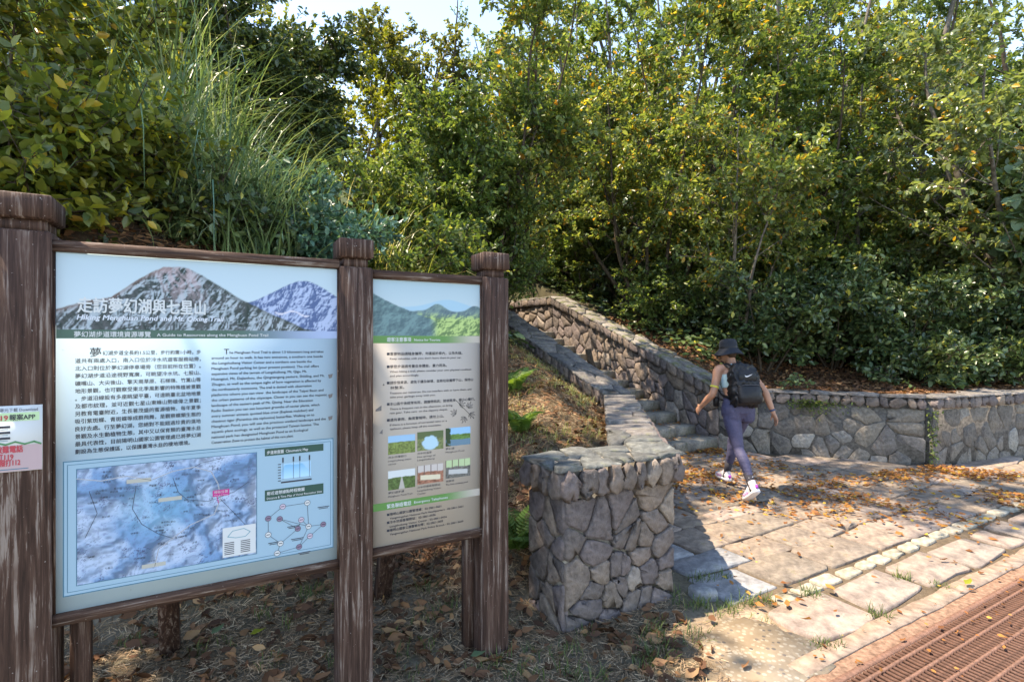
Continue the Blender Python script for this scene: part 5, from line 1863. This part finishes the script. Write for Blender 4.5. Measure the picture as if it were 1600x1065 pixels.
sp = []
for (cx, cy, s_, k) in ((.55, 2.75, .18, 12), (.85, 2.95, .15, 8), (1.2, 3.35, .12, 8), (1.35, 3.2, .1, 6), (-.2, 2.5, .3, 9), (-.6, 3.3, .4, 14), (-1.4, 3.3, .3, 12), (.1, 2.7, .2, 8), (-.9, 2.9, .4, 8), (.35, 2.45, .2, 7), (-1.9, 3.2, .3, 8)):
    for j in range(k):
        sp.append((cx + r.normal(0, s_), cy + r.normal(0, s_ * .8)))
turf('short_grass_tufts', sp, 16, .085, M['turf'], 8)
turf('grass_in_paving_joints', [tuple(xy(3.32, 2.02)), tuple(xy(3.36, 2.03)), tuple(xy(3.43, 1.68)), tuple(xy(3.40, 1.66)), tuple(xy(2.84, 1.66)), tuple(xy(2.88, 1.64)), tuple(xy(2.80, 1.67)), tuple(xy(4.1, 1.85)), tuple(xy(2.95, 2.5)), tuple(xy(3.05, 2.48)), tuple(xy(2.85, 2.52)), tuple(xy(3.0, 2.12)), tuple(xy(2.9, 2.15)), tuple(xy(4.2, 1.67))], 40, .075, M['turf'], 9)


def slope_l(x, y, a, b, z, r):
    return (b > 3.4) & (z > .25) & (x < .72 + .139 * (y - 3.5)) & ((b < 5.45) | (a < 4.3))


r = np.random.default_rng(12)
sp = []
while len(sp) < 420:
    x, y = r.uniform(-.6, 1.2), r.uniform(3.9, 9)
    a, b = ab(x, y)
    if (x < .62 + .139 * (y - 3.5)) and ((b < 5.45) or (a < 4.3)) and fbm(x * 2, y * 2, 5) > .40:
        sp.append((x, y))
turf('bank_grass', sp, 14, .11, M['grass_b'], 10, .004)


def deep(x, y, a, b, z, r):
    rt_ = (a > 7.0) & (z > 1.15)
    lf = (a < 4.0) & (b > 6.6)
    return rt_ | lf


cover('undergrowth', M['leaf_dark'], ((-9, 13), (5.5, 24)), 60000, .13, LV, LFQ, 13, deep, .16, .6)


def wallmoss(x, y, a, b, z, r):
    return (a > 6.85) & (a < 8.0) & (b > 5.6) & (b < 11) & (z > .9)


cover('moss_and_weeds_by_wall', M['turf'], ((-1, 6), (7.5, 13)), 6000, .05, LV, LFQ, 14, wallmoss, .02, .6)
# small plants hanging on the retaining wall coping
r = np.random.default_rng(15)
g = Geo()
for (cx, k) in ((.35, 60), (1.05, 160), (1.2, 120), (1.5, 30)):
    e = np.array([.905, -.425])
    q = np.array([3.17, 7.86]) + e * cx
    n_ = k
    off = r.normal(0, .10, n_)
    pos = np.stack([q[0] + e[0] * off - .425 * .08, q[1] + e[1] * off - .905 * .08, .80 - np.abs(r.normal(0, .09, n_))], 1)
    g.scatter(LV, LFQ, pos, r.normal(0, 1, (n_, 3)) + np.array([-.4, -.9, 0]), r.normal(0, .4, (n_, 3)) + Z3, np.full(n_, .04))
n_ = 110
pos = np.stack([5.43 + r.normal(0, .035, n_), 6.80 + r.normal(0, .02, n_), r.uniform(.02, .75, n_)], 1)
g.scatter(LV, LFQ, pos, r.normal(0, 1, (n_, 3)) + np.array([0, -.8, -.3]), r.normal(0, .4, (n_, 3)) + Z3, np.full(n_, .045))
tag(g.obj('wall_creepers', M['leaf_mid']), kind='stuff')

# single leaves that stand out on the ground
yl = Geo().scatter(CURL, LFQ, [(0, 0, 0)], [(1, 0, .1)], [(0, 0, 1)], np.array([.085])).mesh('leaf')
for (u, v, m_, lab, rz_) in ((390, 1000, 'leaf_yellow', 'curled yellow leaf lying below the big panel', .4), (330, 1000, 'leaf_big', 'green leaf lying below the big panel, left of the yellow one', 1.2), (398, 935, 'leaf_big', 'pale green leaf just under the lower rail of the big panel', 2.0),
                             (735, 1035, 'leaf_big', 'green leaf at the foot of the third post', .2), (250, 985, 'litter_orange', 'orange-brown leaf under the left part of the big panel', .9), (1508, 920, 'leaf_yellow', 'yellow leaf lying on the kerb beside the grate', .5), (745, 945, 'litter_brown', 'brown leaf beside the third post', 1.4)):
    Yq = 1.65 * 824 / (v - 529)
    me = yl.copy()
    me.materials.clear()
    me.materials.append(M[m_])
    o = link('fallen_leaf', me)
    o.location = ((u - 800) / 824 * Yq, Yq, .035)
    o.rotation_euler = (0, 0, rz_)
    tag(o, lab, 'leaf')
# leaning dead stump on the slope
b = B3(935, 10.2)
o = thing('stump', 'leaning dead stump on the slope above the climbing wall', 'stump', b)
Geo().tube([(0, 0, -.2), (-.06, 0, .25), (-.15, .02, .55), (-.2, 0, .8)], [.09, .075, .07, .06], 9).obj('wood', M['bark'], o)
# ------------------------------------------------------------------ the walking woman
SK = NT('skin')
v = SK.coord()
f = SK.noise(v, 14, 3)
SKIN = SK.done(SK.mix(1.0, (.36, .185, .12), SK.ramp(f, [(.3, G3(.92)), (.7, G3(1.06))]), 'MULTIPLY'), .5, .35)


def fabric(name, col, rough=.8, sc=60, var=.12):
    t = NT(name)
    v = t.coord()
    n1 = t.noise(v, 9, 4)
    n2 = t.noise(v, sc, 3)
    c = t.mix(1.0, col, t.ramp(n2, [(.3, G3(1 - var)), (.7, G3(1 + var))]), 'MULTIPLY')
    t.bump(n1, .5, .02)
    return t.done(c, rough, .3)


LEG = fabric('mauve_leggings', (.058, .056, .105), .7)
SOCK = fabric('dark_grey_sock', (.032, .030, .038))
TOP = fabric('pale_blue_top', (.28, .40, .43))
PACK = fabric('black_pack_fabric', (.011, .011, .013), .5)
HATM = fabric('dark_hat_fabric', (.012, .015, .022), .75)
SHOE = fabric('white_shoe_mesh', (.56, .53, .56), .6)
SOLE = flat('shoe_foam', (.60, .58, .59), .6)
PURP = flat('magenta_shoe_mark', (.42, .06, .42), .5)
HAIR = fabric('brown_hair', (.055, .030, .018), .5)
YEL = flat('yellow_armband', (.55, .50, .06), .5)
BLUEW = flat('dark_blue_strap', (.03, .05, .11), .5)
LOGO = flat('pale_logo', (.62, .62, .64), .4)

px, py = 2.40, 5.62
FW = math.atan2(.993, -.12) - math.pi / 2
wo = thing('person', 'woman walking away toward the stone steps in mauve leggings, dark bucket hat and black backpack', 'person', (px, py, .025), rz=FW)


def ering(c, ux, uy, rx, ry, k=14, p=2.0):
    c, ux, uy = np.asarray(c, float), unit(ux), unit(uy)
    t = np.arange(k) * 2 * math.pi / k
    cs, sn = np.cos(t), np.sin(t)
    a = np.sign(cs) * np.abs(cs) ** (2 / p)
    b = np.sign(sn) * np.abs(sn) ** (2 / p)
    return c + rx * a[:, None] * ux + ry * b[:, None] * uy


def limb(g, pts, rad, k=12, n=4):
    """smooth tapered tube through the joints"""
    pts, rad = np.asarray(pts, float), np.asarray(rad, float)
    m = len(pts)
    t = np.arange(m)
    tt = np.linspace(0, m - 1, (m - 1) * n + 1)

    def cr(P):
        out = []
        for x in tt:
            i = min(int(x), m - 2)
            f = x - i
            p0, p1, p2, p3 = P[max(i - 1, 0)], P[i], P[i + 1], P[min(i + 2, m - 1)]
            out.append(.5 * (2 * p1 + (p2 - p0) * f + (2 * p0 - 5 * p1 + 4 * p2 - p3) * f * f + (3 * p1 - p0 - 3 * p2 + p3) * f ** 3))
        return np.array(out)
    Q = cr(pts)
    q = cr(rad[:, None])[:, 0]
    # rounded ends
    d0, d1 = unit(Q[0] - Q[1]), unit(Q[-1] - Q[-2])
    Q = np.concatenate([[Q[0] + d0 * q[0] * .85], [Q[0] + d0 * q[0] * .5], Q, [Q[-1] + d1 * q[-1] * .5], [Q[-1] + d1 * q[-1] * .85]])
    q = np.concatenate([[q[0] * .45], [q[0] * .85], q, [q[-1] * .85], [q[-1] * .45]])
    g.tube(Q, q, k)


def fuse(g, name, mat, vox, parent, smooth=6):
    tmp = g.obj('tmp', None)
    md = tmp.modifiers.new('r', 'REMESH')
    md.mode = 'VOXEL'
    md.voxel_size = vox
    sm = tmp.modifiers.new('s', 'SMOOTH')
    sm.factor = .5
    sm.iterations = smooth
    dg = bpy.context.evaluated_depsgraph_get()
    dg.update()
    me = bpy.data.meshes.new_from_object(tmp.evaluated_get(dg))
    bpy.data.objects.remove(tmp)
    me.name = name
    me.polygons.foreach_set('use_smooth', np.ones(len(me.polygons), bool))
    me.materials.clear()
    me.materials.append(mat)
    return link(name, me, parent)


XR, YF = np.array([1.0, 0, 0]), np.array([0, 1.0, 0])
# joints: x right, y forward, z up
LH, LK, LA = (-.082, -.01, .84), (-.078, -.165, .475), (-.085, -.43, .155)
RH, RK, RA = (.082, .02, .84), (.080, .235, .475), (.075, .355, .085)
g = Geo()
spine = [((0, -.01, .80), .165, .105), ((0, -.01, .88), .168, .118), ((0, .005, .97), .140, .098), ((0, .025, 1.04), .125, .088), ((0, .055, 1.13), .138, .098), ((0, .08, 1.22), .150, .105), ((0, .095, 1.29), .148, .082), ((0, .105, 1.325), .10, .062), ((0, .115, 1.36), .056, .052)]
g.loft([ering(c, XR, (0, 1, -.18), rx, ry, 18, 2.3) for c, rx, ry in spine])
limb(g, [(0, .11, 1.32), (0, .135, 1.40), (0, .15, 1.45)], [.056, .050, .05])
# head: skull, jaw, nose, ears
hd = np.array([-.012, .165, 1.50])
hf = unit(np.array([-.28, .95, -.10]))
hr = unit(np.cross(hf, Z3))
hu = np.cross(hr, hf)
H = lambda r_, f_, u_: hd + hr * r_ + hf * f_ + hu * u_
g.loft([ering(H(0, f_, u_), hr, hf, a_, b_, 16) for u_, f_, a_, b_ in ((-.125, .045, .022, .025), (-.11, .035, .043, .052), (-.07, .015, .060, .078), (-.02, .0, .072, .092), (.03, -.005, .075, .095), (.07, -.008, .066, .085), (.10, -.01, .042, .055))])
limb(g, [H(0, .088, .0), H(0, .105, -.028), H(0, .098, -.042)], [.010, .014, .012], 8)
for s in (-1, 1):
    limb(g, [H(.075 * s, -.005, .015), H(.084 * s, -.012, -.01), H(.076 * s, -.004, -.035)], [.010, .012, .008], 8)
limb(g, [H(-.02, .086, -.068), H(0, .092, -.066), H(.02, .086, -.068)], [.008, .010, .008], 8)
# arms
LS, LE, LW = np.array((-.165, .085, 1.285)), np.array((-.245, .055, 1.04)), np.array((-.295, .215, .885))
RS, RE, RW = np.array((.165, .080, 1.285)), np.array((.275, -.055, 1.07)), np.array((.335, -.115, .85))
for S, E_, W_ in ((LS, LE, LW), (RS, RE, RW)):
    limb(g, [S * np.array([.55, 1, 1]) + np.array([0, 0, .012]), S, S * .6 + E_ * .4, E_, E_ * .6 + W_ * .4, W_], [.048, .055, .044, .037, .037, .024])


def hand(g, W_, E_, inward, curl, forward):
    d = unit(W_ - E_)
    side = unit(np.array(inward) - d * np.dot(inward, d))      # from the back of the hand to the palm
    across = np.cross(d, side)
    if np.dot(across, forward) < 0:
        across = -across                                       # towards the thumb
    pal = [W_ + d * .0, W_ + d * .035, W_ + d * .075]
    g.loft([ering(c, across, side, a_, b_, 10) for c, a_, b_ in ((pal[0], .022, .019), (pal[1], .034, .017), (pal[2], .038, .015))])
    for i, (o, Lf) in enumerate(((.028, .066), (.0095, .076), (-.0095, .070), (-.028, .056))):
        p = W_ + d * .068 + across * o
        dd, pts = d.copy(), [p]
        for s, k in ((.45, .5), (.32, 1.0), (.23, 1.0)):
            dd = unit(dd * math.cos(curl * k) + side * math.sin(curl * k))
            p = p + dd * Lf * s
            pts.append(p)
        limb(g, pts, [.0095, .009, .008, .007], 8, 3)
    p = W_ + d * .022 + across * .026
    limb(g, [p, p + (d * .6 + across * .75 + side * .25) * .030, p + (d * 1.25 + across * 1.0 + side * .5) * .040], [.013, .0105, .008], 8, 3)


hand(g, LW, LE, (1, .2, -.2), .45, (0, 1, 0))
hand(g, RW, RE, (-1, .1, 0), .35, (0, 1, .2))
# legs and feet inside the clothes
TH = lambda a_, b_, t: np.array(a_) * (1 - t) + np.array(b_) * t
for Hh, K_, A_ in ((LH, LK, LA), (RH, RK, RA)):
    back = np.array([0, -.022, 0])
    limb(g, [Hh, TH(Hh, K_, .35), TH(Hh, K_, .7), K_, TH(K_, A_, .28) + back, TH(K_, A_, .65) + back * .4, A_], [.083, .079, .060, .049, .048, .036, .030])
body = fuse(g, 'body', SKIN, .007, wo, 5)
# eyes under the brim
for s in (-1, 1):
    e = Geo()
    c = H(.031 * s, .079, .012)
    e.loft([ering(c + hu * z_, hr, hf, a_, a_, 8) for z_, a_ in ((-.010, .003), (-.006, .009), (0, .011), (.006, .009), (.010, .003))])
    e.obj('eye', flat('eye_white', (.5, .48, .46), .3), body, True)
# leggings
g = Geo()
sp2 = [((0, -.012, .77), .150, .10), ((0, -.02, .83), .178, .128), ((0, -.018, .89), .176, .128), ((0, 0, .96), .152, .108), ((0, .012, 1.005), .140, .100)]
g.loft([ering(c, XR, (0, 1, -.18), rx, ry, 18, 2.3) for c, rx, ry in sp2])
for s in (-1, 1):
    limb(g, [(.075 * s, -.055, .86), (.08 * s, -.06, .80)], [.085, .08])
for Hh, K_, A_, e_ in ((LH, LK, LA, .70), (RH, RK, RA, .62)):
    back = np.array([0, -.026, .0])
    g.tube(*zip(*[(p_, r_) for p_, r_ in ((np.array(Hh) + np.array([0, 0, .03]), .090), (TH(Hh, K_, .3), .090), (TH(Hh, K_, .55), .077), (TH(Hh, K_, .8), .063), (K_, .056), (TH(K_, A_, .15) + back * .6, .056), (TH(K_, A_, .32) + back, .055), (TH(K_, A_, .5) + back * .7, .048), (TH(K_, A_, e_) + back * .35, .041))]), k=16)
lg = fuse(g, 'leggings', LEG, .008, wo, 6)
nv = len(lg.data.vertices)
co, no = np.zeros(nv * 3, np.float32), np.zeros(nv * 3, np.float32)
lg.data.vertices.foreach_get('co', co)
lg.data.vertices.foreach_get('normal', no)
co, no = co.reshape(-1, 3), no.reshape(-1, 3)
fo = np.abs(fbm(co[:, 0] * 9 + co[:, 1] * 6, co[:, 2] * 34 + co[:, 1] * 12, 71, 3) - .5)
near_j = np.exp(-((co[:, 2] - .475) / .07) ** 2) + np.exp(-((co[:, 2] - .80) / .07) ** 2) + np.exp(-((co[:, 2] - .27) / .08) ** 2) * .8
co = co - no * (np.clip(fo * .02, 0, .003) * (.25 + near_j))[:, None]
lg.data.vertices.foreach_set('co', co.astype(np.float32).ravel())
lg.data.update()
# waistband seam
g = Geo()
rings = [ering((0, .010, z_), XR, (0, 1, -.18), .1435, .1035, 24, 2.3) for z_ in (.965, 1.005)]
# top
tp = Geo()
ti = [((0, .047, 1.10), .140, .102), ((0, .06, 1.135), .146, .107), ((0, .08, 1.20), .157, .115), ((0, .088, 1.235), .155, .110)]
tp.loft([ering(c, XR, (0, 1, -.18), rx, ry, 24, 2.3) for c, rx, ry in ti], cap=False)
to_ = tp.obj('top', TOP, wo, True)
for s in (-1, 1):
    sg = Geo().tube([(.06 * s, -.022, 1.235), (.05 * s, -.004, 1.29), (.035 * s, .05, 1.352), (.05 * s, .14, 1.335), (.06 * s, .185, 1.25)], .008, 6)
    sg.obj('shoulder_tie', TOP, to_, True)
# socks and shoes
for K_, A_, t0_, name, toe, heel in ((LK, LA, .62, 'left', np.array([0, .80, -.60]), None), (RK, RA, .56, 'right', np.array([0, 1.0, -.02]), None)):
    g = Geo()
    A_ = np.array(A_)
    g.tube([TH(K_, A_, t0_) + np.array([0, -.008, 0]), TH(K_, A_, .78), TH(K_, A_, .93), A_ + unit(A_ - np.array(K_)) * .03], [.044, .040, .037, .037], 14)
    so_ = g.obj('sock', SOCK, wo, True)
    if name == 'left':
        # small tick mark on the outer side of the near sock
        sw = Geo()
        c = TH(K_, A_, .72) + np.array([-.002, -.0415, .002])
        for a2, b2 in (((-.022, .002), (-.012, -.006)), ((-.012, -.006), (.004, .0)), ((.004, .0), (.024, .012))):
            sw.obox(c + np.array([a2[0], 0, a2[1]]), (b2[0] - a2[0], 0, b2[1] - a2[1]), (0, .004, 0), (0, 0, .006))
        sw.obj('tick_mark', LOGO, so_)
    # shoe: axis toe-wards
    f_ = unit(toe)
    u_ = unit(np.cross(XR, f_))
    hc = A_ + f_ * -.045 - u_ * .055
    S = lambda f0, u0: hc + f_ * f0 + u_ * u0
    up_ = [(-.012, .030, .020, .028), (.0, .050, .033, .048), (.04, .058, .036, .056), (.085, .056, .037, .046), (.13, .042, .043, .036), (.18, .034, .045, .029), (.225, .028, .036, .022), (.25, .022, .018, .013)]
    g = Geo()
    g.loft([ering(S(f0, u0), XR, u_, a_, b_, 16, 2.4) for f0, u0, a_, b_ in up_])
    # collar
    g.loft([ering(S(.035, .085), XR, f_, .036, .046, 16), ering(S(.030, .118), XR, f_, .037, .043, 16)], cap=False)
    sh = g.obj('shoe', SHOE, wo, True)
    g = Geo()
    sl = [(-.022, .014, .024), (0, .010, .038), (.05, .008, .040), (.10, .008, .040), (.16, .008, .049), (.21, .012, .044), (.25, .020, .028), (.262, .026, .012)]
    g.loft([ering(S(f0, u0), XR, u_, a_, .019, 14, 3.5) for f0, u0, a_ in sl])
    g.obj('sole', SOLE, sh, True)
    g = Geo()
    for k in range(3):
        for s in (-1, 1):
            g.obox(S(.09 + .03 * k, .018) + XR * (.0395 + .003 * k) * s, f_ * .005, f_ * .022 + u_ * .030, XR * .004 * s)
    g.obox(S(-.030, .03) - XR * .015, XR * .03, u_ * .035, f_ * .004)
    g.obj('shoe_mark', PURP, sh)
# hair bun at the nape and hat
g = Geo()
g.loft([ering(H(0, f0, u0), hr, hf, a_, b_, 14) for u0, f0, a_, b_ in ((-.085, -.055, .035, .02), (-.06, -.045, .060, .042), (-.02, -.03, .074, .072), (.03, -.02, .079, .086))])
g.obj('hair', HAIR, wo, True)
g = Geo()
rings = []
for u0, a_, b_ in ((-.052, .150, .162), (-.046, .146, .158), (-.02, .122, .136), (.012, .090, .107), (.022, .086, .103), (.07, .084, .100), (.10, .078, .094), (.116, .062, .078), (.122, .03, .04)):
    rg = ering(H(0, -.008, u0), hr, hf, a_, b_, 28)
    if u0 < 0:
        t = np.arange(28) * 2 * math.pi / 28
        rg = rg + hu * (np.sin(t * 3 + 1) * .010 * (-u0 / .05))[:, None]
    rings.append(rg)
g.loft(rings)
hat = g.obj('bucket_hat', HATM, wo, True)
g = Geo()
g.loft([ering(H(0, -.008, u0), hr, hf, a_, b_, 28) for u0, a_, b_ in ((.018, .0885, .1055), (.036, .0875, .1045))], cap=False)
g.obj('hat_band', PACK, hat, True)

# backpack
ba = unit(np.array([0, .20, 1.0]))           # up along the back
bb_ = unit(np.cross(XR, ba)) * -1            # away from the back
bb_ = bb_ if bb_[1] < 0 else -bb_
bo = np.array([.01, -.075, .90])
Bp = lambda r_, o_, u_: bo + XR * r_ + bb_ * o_ + ba * u_
g = Geo()
g.loft([ering(Bp(0, .085, u_), XR, bb_, a_, b_, 24, 3.0) for u_, a_, b_ in ((.0, .11, .055), (.012, .140, .085), (.06, .160, .105), (.16, .165, .108), (.28, .160, .100), (.36, .148, .085), (.42, .125, .066), (.455, .085, .04), (.465, .04, .02))])
pk = fuse(g, 'backpack', PACK, .012, wo, 4)
nv = len(pk.data.vertices)
co, no = np.zeros(nv * 3, np.float32), np.zeros(nv * 3, np.float32)
pk.data.vertices.foreach_get('co', co)
pk.data.vertices.foreach_get('normal', no)
co, no = co.reshape(-1, 3), no.reshape(-1, 3)
cr_ = np.abs(fbm(co[:, 0] * 14 + co[:, 2] * 5, co[:, 2] * 12 - co[:, 0] * 7 + co[:, 1] * 8, 61, 3) - .5)
co = co + no * (.012 - np.clip(cr_ * .16, 0, .022))[:, None]
pk.data.vertices.foreach_set('co', co.astype(np.float32).ravel())
pk.data.update()
g = Geo()
g.loft([ering(Bp(0, .165, u_), XR, bb_, a_, b_, 20, 2.8) for u_, a_, b_ in ((.025, .09, .03), (.04, .125, .055), (.11, .130, .062), (.19, .122, .055), (.225, .10, .03))])
pkt = g.obj('front_pocket', PACK, pk, True)
g = Geo()
g.loft([ering(Bp(0, .155, u_), XR, bb_, a_, b_, 20, 2.8) for u_, a_, b_ in ((.255, .085, .02), (.27, .105, .034), (.33, .10, .034), (.375, .08, .018))])
g.obj('upper_pocket', PACK, pk, True)
ZIP = flat('grey_zip', (.07, .07, .075), .4)
g = Geo()
t = np.linspace(math.pi * .02, math.pi * .98, 22)
g.tube([Bp(.118 * math.cos(a), .165 + .045 * math.sin(a) ** .5, .205 + .012 * math.sin(a)) for a in t], .004, 5)
g.tube([Bp(.158 * math.cos(a), .10 + .03 * math.sin(a), .30 + .12 * math.sin(a)) for a in t], .004, 5)
g.obj('zip', ZIP, pk, True)
g = Geo()
g.tube([Bp(-.03, .03, .44), Bp(-.02, .03, .49), Bp(.02, .03, .49), Bp(.03, .03, .44)], .007, 6)
g.obj('grab_handle', PACK, pk, True)
for s in (-1, 1):
    g = Geo()
    path = [Bp(.075 * s, .01, .42), (.085 * s, .03, 1.335), (.095 * s, .10, 1.352), (.105 * s, .165, 1.30), (.125 * s, .185, 1.20), (.150 * s, .13, 1.08), (.150 * s, .03, 1.02), Bp(.14 * s, .03, .10)]
    path = np.array([np.asarray(q_, float) for q_ in path])
    tt = np.linspace(0, 1, len(path))
    t2 = np.linspace(0, 1, 24)
    Q = np.stack([np.interp(t2, tt, path[:, c_]) for c_ in range(3)], 1)
    nq = unit(Q - np.array([0, .05, 1.15]))
    tq = unit(np.gradient(Q, axis=0))
    wq = unit(np.cross(tq, nq))
    g.loft([np.array([q_ + w_ * .028 - n_ * .002, q_ + w_ * .028 + n_ * .008, q_ - w_ * .028 + n_ * .008, q_ - w_ * .028 - n_ * .002]) for q_, w_, n_ in zip(Q, wq, nq)])
    g.obj('shoulder_strap', PACK, pk)
# curved tick on the pack
g = Geo()
cu = [(-.042, .004), (-.036, -.008), (-.022, -.011), (0, -.004), (.022, .005), (.044, .016)]
th_ = [.001, .010, .0125, .010, .006, .001]
top_ = [Bp(a_, .1925, .315 + b_ + w_ * .5) for (a_, b_), w_ in zip(cu, th_)]
bot_ = [Bp(a_, .1925, .315 + b_ - w_ * .5) for (a_, b_), w_ in zip(cu, th_)]
fr = [np.array([t_, b_, b_ - bb_ * .012, t_ - bb_ * .012]) for t_, b_ in zip(top_, bot_)]
g.loft(fr)
g.obj('curved_tick_mark', LOGO, pk)
# armband, wrist band, bottle at the left hip
def ringband(E_, W_, t, r_, w_, name, mat):
    c, d = TH(E_, W_, t), unit(np.array(W_) - np.array(E_))
    u1 = unit(np.cross(d, XR + .3 * YF))
    u2 = np.cross(d, u1)
    Geo().loft([ering(c - d * w_, u1, u2, r_, r_, 16), ering(c + d * w_, u1, u2, r_ * .97, r_ * .97, 16)]).obj(name, mat, wo, True)


ringband(LS, LE, .72, .046, .009, 'armband', YEL)
ringband(RE, RW, .90, .0295, .010, 'wrist_band', BLUEW)
t = unit(np.array(LE) - np.array(LS))
g = Geo()
n1 = unit(np.array([-1.0, -.35, -.2]))
for k, (dz, rr_) in enumerate(((.0, .016), (.022, .012), (.045, .018), (.07, .010))):
    pass
bt = Geo()
bt.tube([(-.185, .10, .90), (-.190, .085, .985), (-.190, .083, 1.00)], [.030, .030, .016], 12)
bt.obj('hip_bottle', PACK, wo, True)

GROUPS = {'tree': 'trees on the slope behind the board and the walls', 'shrub': 'shrubs on the bank and the slope', 'grass clump': 'grass clumps on the bank behind the board',
          'fern': 'ferns on the bank behind the board', 'leaf': 'single fallen leaves on the ground', 'stone wall': 'rubble stone walls round the forecourt'}
for o in COL.objects:
    if o.parent is None and o.get('category') in GROUPS:
        o['group'] = GROUPS[o['category']]
